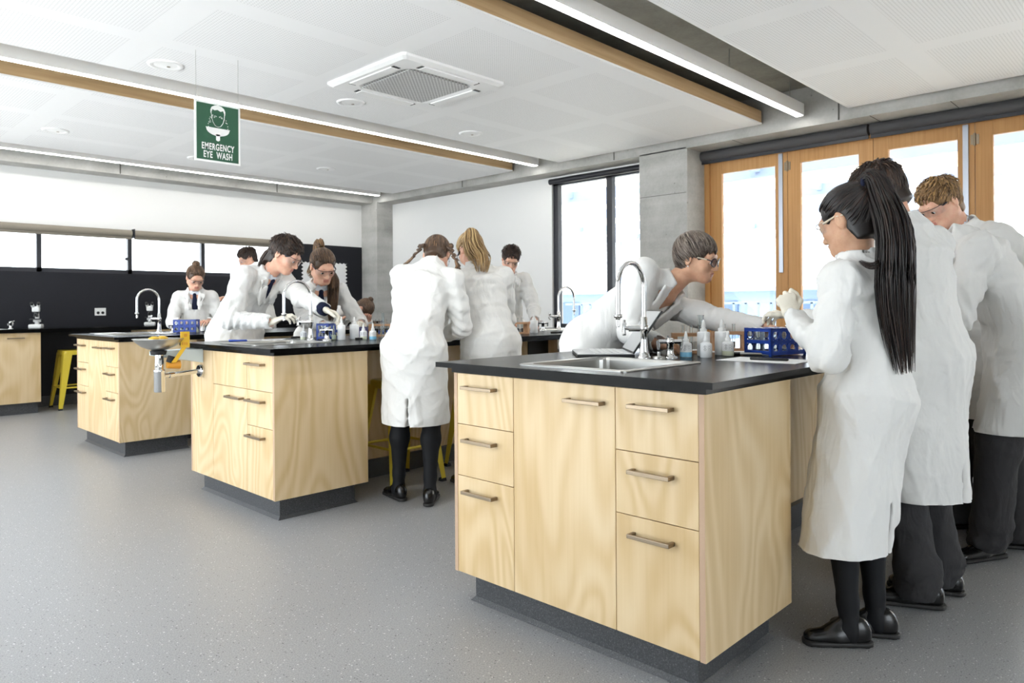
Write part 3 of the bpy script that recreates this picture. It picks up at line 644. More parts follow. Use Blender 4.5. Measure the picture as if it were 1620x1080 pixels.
MB().box(.088, .098, -.012, .012, .0005, .035).build('bristles', M['black'], o)
sheet('white sheet lying behind the middle sink under the mullet boy', 2.20, 4.40, .9)
wood_rack('timber tube rack beside the white bottle near the window', (3.76, 3.70, .9), -.05, .24, 4)
wash_bottle('white bottle behind the timber rack near the window', (4.13, 3.76, .9), .06, .10, .05)
blue_rack('blue tube rack behind the timber rack near the window', (3.93, 3.93, .9), .3, .14, .10, .10, False)
pen('marker_pen', 'black marker pen lying near the window timber rack', (4.14, 3.60), (4.26, 3.56), .9005, .006, 'black', 'black')
# back bench
blue_rack('blue tube rack on the bench nearest the microscopes', (2.40, 6.36, .9), -.70, .19, .10, .112)
beaker('small beaker of blue liquid in front of the girl with the bun', (2.60, 6.12, .9), 'liquid_blue', .026, .062)
dropper('small dark capped dropper bottle beside the far blue beaker', (2.58, 6.19, .9), 'liquid_dark', .03, .04, .02, lab=False)
beaker('small clear beaker beside the dark capped bottle', (2.56, 6.26, .9), 'liquid_pale', .02, .045)
sheet('white sheet beside the sink of the bench nearest the microscopes', 2.02, 6.72, .1)

# ------------------------------------------------------------------ bench along the back wall
PF = 8.98
pb = thing('wall_bench_cabinet', 'plywood cabinet of the wall bench under the strip windows', 'cabinet', (.4, PF, 0))
B(0, 1.62, .018, .55, .12, ZT).build('carcass', M['ply'], pb)
for a, b in ((0, .80), (.803, 1.62)):
    o = B(a, b, 0, .018, .12, ZT).build('door', M['ply'], pb, bevel=.0012); m = MB(); m.box(b - .30, b - .15, -.034, -.024, .80, .812); m.box(b - .30, b - .289, -.026, 0, .80, .812); m.box(b - .161, b - .15, -.026, 0, .80, .812); m.build('handle', M['handle'], o)
B(.0, 1.60, .05, .52, .0005, .12).build('plinth', M['plinth'], pb)
pb = thing('wall_bench_cabinet', 'plywood cabinet of the wall bench beyond the yellow stool', 'cabinet', (3.1, PF, 0))
B(0, 1.2, 0, .55, .12, ZT).build('carcass', M['ply'], pb); B(.0, 1.2, .05, .52, .0005, .12).build('plinth', M['plinth'], pb)
tag(B(-.93, 6.46, PF - .04, VW - .014, ZT, .9).build('wall_worktop', M['counter']), 'long black worktop along the back wall under the windows', 'worktop')
B(U0, 6.46, VW - .014, VW - .001, .0, .12).build('baseboard_back', M['plinth'])['kind'] = 'structure'
def microscope(label, loc, rz):
    t = thing('microscope', label, 'microscope', loc, rz, 'white microscopes')
    B(-.09, .09, -.06, .06, .0005, .045).build('base', M['white_plastic'], t, bevel=.012)
    m = MB(); m.tube([(.06, 0, .04), (.075, 0, .12), (.06, 0, .19), (.02, 0, .225)], [.022, .02, .02, .024], 12); m.build('arm', M['white_plastic'], t)
    B(-.06, .04, -.055, .055, .095, .107).build('stage', M['black'], t)
    m = MB(); m.lathe([(.026, .16), (.026, .18)], (0, 0, 0), 16)
    for a in (0, 2.1, 4.2): m.tube([(.012 * math.cos(a), .012 * math.sin(a), .165), (.02 * math.cos(a), .02 * math.sin(a), .125)], .009, 10)
    m.build('objective_turret', M['black'], t)
    B(-.03, .04, -.035, .035, .18, .235).build('head', M['white_plastic'], t, bevel=.01)
    for s_ in (-1, 1):
        o = MB().tube([(-.0, s_ * .022, .225), (-.045, s_ * .03, .262)], .016, 12).build('eyepiece_tube', M['white_plastic'], t); MB().tube([(-.043, s_ * .0297, .26), (-.066, s_ * .033, .28)], .015, 12).build('eyepiece', M['black'], o)
    MB().tube([(.065, -.035, .08), (.065, .035, .08)], .014, 12).build('focus_knob', M['white_plastic'], t)
    return t
microscope('white microscope at the far end of the wall bench', (2.04, 9.26, .9), 1.2)
microscope('white microscope behind the swan neck tap on the wall bench', (3.23, 9.28, .9), 1.2)
turret('steel gas tap beside the far left microscope on the wall bench', (1.80, 9.24, .9), .3)
sheet('white sheet at the far end of the wall bench', 1.5, 9.12, .1, .45, .3)
o = B(-.06, .06, 0, .012, -.045, .045).build('power_outlet', M['white_plastic'], None, bevel=.003, loc=(2.758, VW - .0245, 1.074)); tag(o, 'white double power outlet on the black wall between microscopes', 'outlet')
for s_ in (-1, 1): MB().lathe([(.017, -.001), (.017, .0)], (s_ * .025, 0, -.012), 16, 0, 'y').build('socket', M['black'], o)
# pinned white sheet with a scalloped border
m = MB(); z0, z1, u0_, u1_ = 1.12, 1.785, 5.42, 6.2; n = 12; pts = []
for k in range(n): pts += [(u0_ + (u1_ - u0_) * k / n, 0, z1), (u0_ + (u1_ - u0_) * (k + .7) / n, 0, z1 - .018)]
for k in range(n): pts += [(u1_, 0, z1 - (z1 - z0) * k / n), (u1_ - .035, 0, z1 - (z1 - z0) * (k + .5) / n)]
for k in range(n): pts += [(u1_ - (u1_ - u0_) * k / n, 0, z0), (u1_ - (u1_ - u0_) * (k + .7) / n, 0, z0 + .018)]
for k in range(n): pts += [(u0_, 0, z0 + (z1 - z0) * k / n), (u0_ + .035, 0, z0 + (z1 - z0) * (k + .5) / n)]
m.prism([(x, VW - .016, z) for x, y, z in pts], (0, -.004, 0)); tag(m.build('display_sheet', M['paper']), 'white display sheet with a scalloped border on the black wall', 'poster')

# ------------------------------------------------------------------ stools
def stool(label, loc, rz=0.0):
    t = thing('metal_stool', label, 'stool', loc, rz, 'yellow metal stools'); H, a, b = .65, .145, .205
    m = MB(); R = [rr(-a, a, -a, a, .04, H - .05), rr(-a, a, -a, a, .04, H - .008), rr(-a + .008, a - .008, -a + .008, a - .008, .04, H), rr(-.02, .02, -.02, .02, .015, H - .006)]
    n = len(R[0]); vs = [p for r in R for p in r]; m.add(vs, [(k * n + j, k * n + (j + 1) % n, (k + 1) * n + (j + 1) % n, (k + 1) * n + j) for k in range(3) for j in range(n)], 0, False)
    m.add(R[0], [list(range(n))]); m.build('seat', M['yellow'], t)
    for sx in (-1, 1):
        for sy in (-1, 1):
            tx, ty, bx, by = sx * (a - .002), sy * (a - .002), sx * b, sy * b
            def ring(x, y, z, w): return [(x, y, z), (x - sx * w, y, z), (x - sx * w * .35, y - sy * w * .35, z), (x, y - sy * w, z)]
            l = MB().hexa(ring(bx, by, .018, .034), ring(tx, ty, H - .03, .085)).build('leg', M['yellow'], t)
            MB().hexa([(bx + sx * .004, by + sy * .004, 0), (bx - sx * .034, by + sy * .004, 0), (bx - sx * .034, by - sy * .034, 0), (bx + sx * .004, by - sy * .034, 0)], [(bx + sx * .002, by + sy * .002, .02), (bx - sx * .032, by + sy * .002, .02), (bx - sx * .032, by - sy * .032, .02), (bx + sx * .002, by - sy * .032, .02)]).build('rubber_foot', M['rubber'], l)
    z = .24; q = b - (b - a) * z / H - .012
    for p0, p1 in (((-q, -q), (q, -q)), ((q, -q), (q, q)), ((q, q), (-q, q)), ((-q, q), (-q, -q))): MB().tube([(*p0, z), (*p1, z)], .009, 8).build('stretcher', M['yellow'], t)
    return t
stool('yellow metal stool beside the legs of the plaited girl', (2.79, 3.70, 0))
stool('yellow metal stool tucked under the middle bench past the plaited girl', (3.47, 3.62, 0))
stool('yellow metal stool under the wall bench below the microscopes', (2.40, 9.21, 0))

# ------------------------------------------------------------------ eye wash station
ew = thing('eye_wash_station', 'stainless eye wash bowl fixed to the middle bench corner', 'eye wash', (1.797, 4.30, 0))
M['zinc'] = mat('galvanised_bracket', '#c3ced0', 0.4, metal=0.3)
m = MB(); m.hexa([(-.27, .03, .838), (-.27, .10, .838), (0, .14, .785), (0, .0, .785)], [(-.27, .03, .862), (-.27, .10, .862), (0, .16, .868), (0, .0, .868)]); m.build('bracket', M['zinc'], ew, bevel=.002)
bc = (-.255, 0, 0)
MB().lathe([(.02, .868), (.05, .875), (.09, .893), (.125, .922), (.132, .934), (.138, .936), (.130, .938), (.09, .902), (.05, .884), (.02, .877)], bc, 32).build('bowl', M['steel'], ew)
MB().lathe([(.04, .845), (.045, .868), (.02, .872)], bc, 16).build('bowl_collar', M['rubber'], ew)
for dx in (-.03, .03): MB().lathe([(.026, .895), (.03, .925), (.03, .943), (.012, .951), (.0005, .951)], (bc[0] + dx, dx * .8, 0), 16).build('spray_cap', M['yellow_plastic'], ew)
o = MB().lathe([(.027, .632), (.03, .636), (.03, .745), (.032, .748), (.032, .758), (.024, .762), (.024, .85)], (bc[0] + .005, 0, 0), 20).build('trap', M['chrome'], ew)
m = MB(); m.tube([(bc[0], 0, .722), (-.01, .02, .735)], .0135, 14); m.tube([(bc[0] + .06, .003, .725), (bc[0] + .085, .006, .7265)], .017, 14); m.lathe([(.034, -.022), (.037, -.018), (.037, 0)], (0, .02, .735), 18, 0, 'x'); m.build('waste_pipe', M['chrome'], ew)
m = MB(); m.lathe([(.018, 0), (.026, .07)], (0, 0, 0), 16, 0, 'x'); o = m.build('valve_cone', M['amber'], ew); o.location = (bc[0] + .035, -.03, .785)
m = MB(); m.tube([(bc[0] + .05, -.03, .80), (bc[0] + .06, -.035, .835)], .02, 12); m.build('valve_body', M['rubber'], ew)
h = MB(); h.prism([(bc[0] + .05, -.06, .80), (bc[0] + .075, -.06, .80), (bc[0] + .135, -.06, .885), (bc[0] + .11, -.06, .885)], (0, .005, 0)); h.build('push_lever', M['yellow_plastic'], ew)
h = MB(); h.box(bc[0] + .098, bc[0] + .150, -.066, -.060, .885, .975); lv = h.build('push_flag', M['yellow_plastic'], ew, bevel=.002)
m = MB()
for x in (-.015, -.003, .008): MB().box(bc[0] + .124 + x - .003, bc[0] + .124 + x + .004, -.0675, -.066, .898, .913).build('printed_mark', M['amber'], lv)
MB().box(bc[0] + .117, bc[0] + .135, -.0675, -.066, .945, .962).build('printed_mark', M['amber'], lv)

# ------------------------------------------------------------------ eye wash sign
SX0, SX1, SZ0, SZ1, SV = 1.925, 2.232, 2.072, 2.468, 4.72
sg = thing('eye_wash_sign', 'green hanging sign reading emergency eye wash', 'sign', ((SX0 + SX1) / 2, SV, SZ0))
w_, h_ = (SX1 - SX0) / 2, SZ1 - SZ0
tag(B(-w_, w_, .0, .006, 0, h_).build('sign_board', M['white_plastic'], sg), 'white bordered board')
B(-w_ + .013, w_ - .013, -.001, .0, .013, h_ - .013).build('green_panel', M['green'], sg)
for x in (-w_ + .012, w_ - .012):
    o = MB().tube([(x, .003, h_ - .01), (x, .003, ZR - SZ0 + .001)], .0012, 6).build('hanging_wire', M['steel'], sg)
    MB().tube([(x, .003, h_ - .005), (x, .003, h_ + .03)], .004, 8).build('wire_clip', M['chrome'], o)
def text(txt, size, x, z, sx, parent):
    c = bpy.data.curves.new('lettering', 'FONT'); c.body = txt; c.size = size; c.align_x = 'CENTER'; c.extrude = .0004; c.offset = size * .024; c.space_character = 1.14
    o = bpy.data.objects.new('lettering', c); COL.objects.link(o)
    dg = bpy.context.evaluated_depsgraph_get(); me = bpy.data.meshes.new_from_object(o.evaluated_get(dg)); bpy.data.objects.remove(o)
    o = bpy.data.objects.new('lettering', me); COL.objects.link(o); me.materials.clear(); me.materials.append(M['white_plastic'])
    o.parent = parent; o.rotation_euler = (PI / 2, 0, 0); o.location = (x, -.0018, z); o.scale = (sx, 1, 1); return o
text('EMERGENCY', .060, 0, .083, .58, sg); text('EYE  WASH', .060, 0, .029, .58, sg)
ic = MB(); yv = -.0022
def strip(pts, r): ic.tube([(x, yv, z) for x, z in pts], r, 6, 0, True, 0.3)
face = [(-.045, .335), (-.042, .300), (-.034, .268), (-.018, .244), (.0, .238), (.018, .244), (.034, .268), (.042, .300), (.045, .335)]
strip(face, .0035)
hair = [(-.049, .322), (-.050, .347), (-.042, .366), (-.022, .378), (.0, .383), (.024, .377), (.042, .364), (.050, .345), (.049, .322), (.040, .338), (.036, .350), (.018, .343), (-.002, .352), (-.022, .346), (-.036, .352), (-.041, .338)]
ic.prism([(x, yv, z) for x, z in hair], (0, .0015, 0))
bas = [(-.082, .230)] + [(-.078 * math.cos(a), .222 - .044 * math.sin(a)) for a in [PI * k / 12 for k in range(13)]] + [(.082, .230)]
ic.prism([(x, yv, z) for x, z in bas], (0, .0015, 0)); ic.prism([(x, yv, z) for x, z in ((-.013, .19), (.013, .19), (.013, .150), (.0, .143), (-.013, .150))], (0, .0015, 0))
for s_ in (-1, 1):
    strip([(s_ * .008, .306), (s_ * .018, .311), (s_ * .028, .306), (s_ * .018, .302), (s_ * .008, .306)], .0022)
    rnd = random.Random(3 + s_)
    for k in range(16):
        f = k / 15; x = s_ * (.028 + .042 * f + rnd.uniform(-.007, .007)); z = .305 - .075 * f * f + rnd.uniform(-.008, .008); ic.add([(x - .003, yv, z), (x, yv, z - .004), (x + .003, yv, z), (x, yv, z + .005)], [(0, 1, 2, 3)])
ic.build('pictogram', M['white_plastic'], sg)

# ------------------------------------------------------------------ people: posture from joint angles
def V3(*a): return np.array(a, float)
def nrm(v): return v / (np.linalg.norm(v) + 1e-9)
def ik(a, t, l1, l2, pole):
    d = t - a; L = np.linalg.norm(d); m = (l1 + l2) * .995
    if L > m: t = a + d / L * m; d = t - a; L = m
    x = (l1 * l1 - l2 * l2 + L * L) / (2 * L); h = math.sqrt(max(l1 * l1 - x * x, 1e-6)); n = d / L
    p = pole - n * np.dot(pole, n); return a + n * x + nrm(p) * h, t
def rot(v, ax, deg):
    a = math.radians(deg); ax = nrm(ax); return v * math.cos(a) + np.cross(ax, v) * math.sin(a) + ax * np.dot(ax, v) * (1 - math.cos(a))
def pose(s):
    H = s['H']; y = math.radians(s['yaw']); F = V3(math.cos(y), math.sin(y), 0); R = V3(math.sin(y), -math.cos(y), 0); U = V3(0, 0, 1)
    sd = math.tan(math.radians(s.get('side', 0)))
    def dr(p, k=1.0): p = math.radians(p); return nrm(U * math.cos(p) + F * math.sin(p) + R * sd * k)
    l1, l2 = s['lean']; J = dict(H=H, F=F, R=R)
    P = V3(s['hip'][0], s['hip'][1], s.get('hz', .525 * H)); J['P'] = P
    J['waist'] = P + .105 * H * dr(l1 * .8); J['chest'] = J['waist'] + .12 * H * dr((l1 + l2) / 2); J['C7'] = J['chest'] + .075 * H * dr(l2)
    up2 = dr(l2); J['up2'] = up2
    tw = s.get('twist', 0); Rs = rot(R, U, tw); Rs = nrm(Rs - up2 * np.dot(Rs, up2)); Rs = rot(Rs, up2, -s.get('spin', 0)); J['Rs'] = Rs; J['Fs'] = np.cross(up2, Rs)
    J['side_low'] = R
    sc = J['C7'] - s.get('drop', .037) * H * up2; hw = s.get('sw', .096) * H
    J['shR'] = sc + Rs * hw + J['Fs'] * .0; J['shL'] = sc - Rs * hw
    nk = s.get('neck', l2 * .6 + 10); nd = dr(nk, .6); J['hb'] = J['C7'] + .05 * H * nd
    hp, hy, hr = s.get('head', (10, 0, 0))
    f = rot(F, U, hy); r = rot(R, U, hy); f = rot(f, r, -hp); u = np.cross(r, f); r, u = rot(r, f, hr), rot(u, f, hr)
    J['hf'], J['hr'], J['hu'] = f, r, u
    J['head'] = J['hb'] + .05 * H * nrm(nd + u * .8) + f * .012
    for k, sg in (('R', 1), ('L', -1)):
        S_ = J['sh' + k]; a, b = .172 * H, .152 * H
        t = s.get('wr' + k); pole = V3(*s['el' + k]) if ('el' + k) in s else (-F * .6 + R * sg * .5 - U * .7)
        if t is None: t = S_ - U * (a + b) * .97 + F * .08 + R * sg * .05
        e, t = ik(S_, V3(*t), a, b, pole); J['el' + k] = e; J['wr' + k] = t
        hd = s.get('hd' + k); J['hd' + k] = nrm(V3(*hd)) if hd is not None else nrm(t - e)
        hj = P + R * sg * .052 * H; ft = s.get('ft' + k); ank = V3(*ft, .045 * H) if ft is not None else V3(*(P + R * sg * .07 * H - F * .02)[:2], .045 * H)
        kn, ank = ik(hj, ank, .24 * H, .245 * H, V3(*s.get('kn' + k, F))); J['hp' + k] = hj; J['kn' + k] = kn; J['an' + k] = ank
        fd = s.get('fd' + k, math.degrees(y) - sg * 8); fd = math.radians(fd); J['fd' + k] = V3(math.cos(fd), math.sin(fd), 0)
    return J

# ------------------------------------------------------------------ smooth solids: distance fields meshed with surface nets
class Field:
    def __init__(s): s.p = []
    def _add(s, fn, lo, hi, k, op): s.p.append((fn, np.minimum(lo, hi), np.maximum(lo, hi), k, op)); return s
    def cone(s, a, b, ra, rb=None, k=.02, op='u'):
        a, b = V3(*a), V3(*b); rb = ra if rb is None else rb; ba = b - a; bb = max(ba @ ba, 1e-9); r = max(ra, rb)
        def fn(X, Y, Z):
            px, py, pz = X - a[0], Y - a[1], Z - a[2]; t = np.clip((px * ba[0] + py * ba[1] + pz * ba[2]) / bb, 0, 1)
            return np.sqrt((px - t * ba[0]) ** 2 + (py - t * ba[1]) ** 2 + (pz - t * ba[2]) ** 2) - (ra + (rb - ra) * t)
        return s._add(fn, np.minimum(a, b) - r, np.maximum(a, b) + r, k, op)
    def ell(s, c, rad, ax=None, k=.02, op='u'):
        c = V3(*c); ax = np.eye(3) if ax is None else np.array(ax); m = max(rad); mn = min(rad)
        def fn(X, Y, Z):
            px, py, pz = X - c[0], Y - c[1], Z - c[2]; q = 0; g = 0
            for i in range(3):
                d = px * ax[i][0] + py * ax[i][1] + pz * ax[i][2]; q = q + (d / rad[i]) ** 2; g = g + (d / rad[i] ** 2) ** 2
            q = np.sqrt(q); return np.where(g > 1e-12, q * (q - 1) / np.sqrt(g + 1e-12), -mn)
        return s._add(fn, c - m, c + m, k, op)
    def slab(s, a, b, side, wa, wb, da, db, k=.03, op='u', cap=.03):     # tapered elliptical trunk from a to b
        a, b = V3(*a), V3(*b); L = np.linalg.norm(b - a); ax = (b - a) / L; sd = nrm(V3(*side) - ax * (ax @ V3(*side))); n = np.cross(ax, sd); m = max(wa, wb, da, db) + cap
        def fn(X, Y, Z):
            px, py, pz = X - a[0], Y - a[1], Z - a[2]; z = px * ax[0] + py * ax[1] + pz * ax[2]; t = np.clip(z / L, 0, 1); dz = z - t * L
            x = px * sd[0] + py * sd[1] + pz * sd[2]; y = px * n[0] + py * n[1] + pz * n[2]; w = wa + (wb - wa) * t; d = da + (db - da) * t
            q = np.sqrt((x / w) ** 2 + (y / d) ** 2 + (dz / cap) ** 2); g = np.sqrt((x / w ** 2) ** 2 + (y / d ** 2) ** 2 + (dz / cap ** 2) ** 2) + 1e-6
            return q * (q - 1) / g
        return s._add(fn, np.minimum(a, b) - m, np.maximum(a, b) + m, k, op)
    def box(s, c, half, ax, r=.004, k=.01, op='u'):
        c = V3(*c); ax = np.array(ax); m = float(np.linalg.norm(half)) + r
        def fn(X, Y, Z):
            px, py, pz = X - c[0], Y - c[1], Z - c[2]; q = [np.abs(px * ax[i][0] + py * ax[i][1] + pz * ax[i][2]) - half[i] for i in range(3)]
            return np.sqrt(sum(np.maximum(v, 0) ** 2 for v in q)) + np.minimum(np.maximum(q[0], np.maximum(q[1], q[2])), 0) - r
        return s._add(fn, c - m, c + m, k, op)
    def chain(s, pts, rad, k=.004):
        for i in range(len(pts) - 1): s.cone(pts[i], pts[i + 1], rad[i], rad[i + 1], k)
        return s
    def mesh(s, h, post=None, zmin=None, plane=None):
        un = [p for p in s.p if p[4] == 'u']; lo = np.min([p[1] for p in un], 0) - 3 * h - .012; hi = np.max([p[2] for p in un], 0) + 3 * h + .012
        n = np.ceil((hi - lo) / h).astype(int) + 1; ax = [(lo[i] + h * np.arange(n[i])).astype(np.float32) for i in range(3)]
        D = np.full(n, .2, np.float32)
        for fn, l, u, k, op in s.p:
            mg = k + 2.5 * h; i0 = np.clip(np.floor((l - mg - lo) / h).astype(int), 0, n - 1); i1 = np.clip(np.ceil((u + mg - lo) / h).astype(int) + 1, 1, n)
            if np.any(i1 <= i0): continue
            sl = tuple(slice(i0[i], i1[i]) for i in range(3)); d = fn(ax[0][sl[0]][:, None, None], ax[1][sl[1]][None, :, None], ax[2][sl[2]][None, None, :]).astype(np.float32); o = D[sl]
            if op == 'u': w = np.maximum(k - np.abs(o - d), 0) / max(k, 1e-6); D[sl] = np.minimum(o, d) - w * w * k * .25
            else: d = -d; w = np.maximum(k - np.abs(o - d), 0) / max(k, 1e-6); D[sl] = np.maximum(o, d) + w * w * k * .25
        if post is not None: D = D + post(ax[0][:, None, None], ax[1][None, :, None], ax[2][None, None, :], D)
        if zmin is not None: D = np.maximum(D, zmin - ax[2][None, None, :])
        if plane is not None:
            for c, nn in plane: D = np.maximum(D, (ax[0][:, None, None] - c[0]) * nn[0] + (ax[1][None, :, None] - c[1]) * nn[1] + (ax[2][None, None, :] - c[2]) * nn[2])
        return nets(D, lo, h)
def nets(D, lo, h):
    s = D < 0; n = np.array(D.shape); cs = np.zeros(n - 1, np.int8)
    for i in (0, 1):
        for j in (0, 1):
            for k in (0, 1): cs += s[i:n[0] - 1 + i, j:n[1] - 1 + j, k:n[2] - 1 + k]
    act = (cs > 0) & (cs < 8); idx = np.full(n - 1, -1, np.int64); I = np.argwhere(act); idx[act] = np.arange(len(I))
    acc = np.zeros((len(I), 3)); cnt = np.zeros(len(I)); C = [(i, j, k) for i in (0, 1) for j in (0, 1) for k in (0, 1)]
    val = {c: D[I[:, 0] + c[0], I[:, 1] + c[1], I[:, 2] + c[2]] for c in C}
    for a in C:
        for ax in range(3):
            if a[ax] == 0:
                b = list(a); b[ax] = 1; b = tuple(b); va, vb = val[a], val[b]; m = (va < 0) != (vb < 0); t = np.where(m, va / np.where(m, va - vb, 1), 0)
                p = np.tile(np.array(a, float), (len(I), 1)); p[:, ax] += t; acc[m] += p[m]; cnt[m] += 1
    v = lo + h * (I + acc / cnt[:, None]); faces = []
    for ax in range(3):
        sl0 = [slice(1, -1)] * 3; sl1 = [slice(1, -1)] * 3; sl0[ax] = slice(0, -1); sl1[ax] = slice(1, None)
        a, b = s[tuple(sl0)], s[tuple(sl1)]; E_ = np.argwhere(a != b); off = np.array([1, 1, 1]); off[ax] = 0; E2 = E_ + off
        u, w = (ax + 1) % 3, (ax + 2) % 3; du = np.zeros(3, int); dw = np.zeros(3, int); du[u] = 1; dw[w] = 1
        g = lambda q: idx[q[:, 0], q[:, 1], q[:, 2]]
        q = np.stack([g(E2 - du - dw), g(E2 - dw), g(E2), g(E2 - du)], 1); fl = ~a[tuple(E_.T)]; q[fl] = q[fl][:, ::-1]; faces.append(q)
    f = np.concatenate(faces); f = f[(f >= 0).all(1)]; return v, f
def relax(v, f, it=1, lam=.5):
    e = np.concatenate([f[:, [0, 1]], f[:, [1, 2]], f[:, [2, 3]], f[:, [3, 0]]]); n = len(v); dg = np.bincount(e.ravel(), minlength=n)
    for _ in range(it):
        a = np.zeros_like(v); np.add.at(a, e[:, 0], v[e[:, 1]]); np.add.at(a, e[:, 1], v[e[:, 0]]); v = v + lam * (a / np.maximum(dg, 1)[:, None] - v)
    return v
def qmesh(name, parts, mats, parent=None, loc=None, slot=None):
    vs, fs, ms, o = [], [], [], 0
    for k, (v, f) in enumerate(parts):
        vs.append(v); fs.append(f + o); o += len(v); ms.append(np.zeros(len(f), np.int32) if slot is None else slot(v[f].mean(1)))
    v = np.concatenate(vs); f = np.concatenate(fs); mi = np.concatenate(ms)
    if loc is not None: v = v - np.array(loc)
    me = bpy.data.meshes.new(name); me.vertices.add(len(v)); me.vertices.foreach_set('co', v.astype(np.float32).ravel())
    me.loops.add(len(f) * 4); me.loops.foreach_set('vertex_index', f.astype(np.int32).ravel()); me.polygons.add(len(f))
    me.polygons.foreach_set('loop_start', np.arange(0, len(f) * 4, 4, dtype=np.int32)); me.polygons.foreach_set('use_smooth', np.ones(len(f), bool))
    for m in (mats if isinstance(mats, (list, tuple)) else [mats]): me.materials.append(m)
    me.polygons.foreach_set('material_index', mi); me.update(calc_edges=True)
    ob = bpy.data.objects.new(name, me); COL.objects.link(ob)
    if parent is not None: ob.parent = parent
    return ob

# ------------------------------------------------------------------ cloth, skin and hair materials
def cloth(name, hexc, rough=.85, fold=.25, sc=9):
    m = mat(name, hexc, rough, spec=.2); t = NT(m); v = t.coord((1, 1, .45))
    a = t.noise(v, sc, 3, .55, 1.6); b = t.noise(t.coord((1, 1, .8)), sc * 3.2, 2, .5, .8); w = t.noise(t.coord(), 900, 1)
    t.bump(t.math('ADD', t.math('MULTIPLY', a, 1.0), t.math('ADD', t.math('MULTIPLY', b, .22), t.math('MULTIPLY', w, .012))), fold, .05); return m
M['coat'] = cloth('white_lab_coat', '#e0dfdc', fold=.30, sc=6)
M['shirt'] = cloth('pale_shirt', '#dfe3ea', fold=.1)
M['navy'] = cloth('navy_cloth', '#1c2138', .8, .1)
M['charcoal'] = cloth('charcoal_cloth', '#3a393a', .85, .25)
M['tights'] = mat('black_tights', '#101114', .7, spec=.3)
M['leather'] = mat('black_leather', '#0e0d0d', .25, spec=.6)
M['sole'] = mat('rubber_sole', '#232120', .6)
M['latex'] = mat('cream_latex', '#e6dfcf', .5); t = NT(M['latex']); t.bump(t.noise(t.coord(), 90, 3, .6, 1.0), .25, .004)
def skin(name, a, b):
    m = mat(name, a, .48, spec=.35, Subsurface_Weight=.12); m.node_tree.nodes['Principled BSDF'].inputs['Subsurface Radius'].default_value = (.012, .005, .003); m.node_tree.nodes['Principled BSDF'].inputs['Subsurface Scale'].default_value = .6
    t = NT(m); t.color(t.ramp(t.noise(t.coord(), 26, 3, .6), [(.35, a), (.7, b)])); return m
SK = {'fair': skin('fair_skin', '#e0b49a', '#d79f88'), 'tan': skin('tanned_skin', '#d3a78a', '#c79679'), 'olive': skin('olive_skin', '#cba184', '#bd8f73')}
LIP = {'fair': mat('lips_fair', '#c98476', .4), 'tan': mat('lips_tan', '#b0735f', .4), 'olive': mat('lips_olive', '#a86f62', .4)}
def hairm(name, a, b, c):
    m = mat(name, a, .42, spec=.45); t = NT(m); oi = t.n('ShaderNodeAttribute', attribute_name='strand'); t.color(t.ramp(oi.outputs['Fac'], [(.05, c), (.5, a), (.95, b)])); return m
HR = {'black': hairm('black_hair', '#1d1614', '#3b2a22', '#0f0c0b'), 'dark': hairm('dark_brown_hair', '#31241d', '#523c2e', '#1b1411'), 'brown': hairm('brown_hair', '#56402f', '#80634a', '#38291e'),
      'blond': hairm('blond_hair', '#a5865c', '#d3b583', '#6f5638'), 'sandy': hairm('sandy_hair', '#8a6a47', '#b8935f', '#5d4630'), 'grey': hairm('greying_hair', '#594b41', '#94887c', '#352b24')}
M['eye'] = mat('eye_white', '#e4e2e0', .2); M['iris'] = mat('brown_iris', '#2c1d14', .15)
M['tort'] = mat('dark_spectacle_frame', '#1f2130', .3); M['temple'] = mat('pale_spectacle_arm', '#cfc4b0', .3)

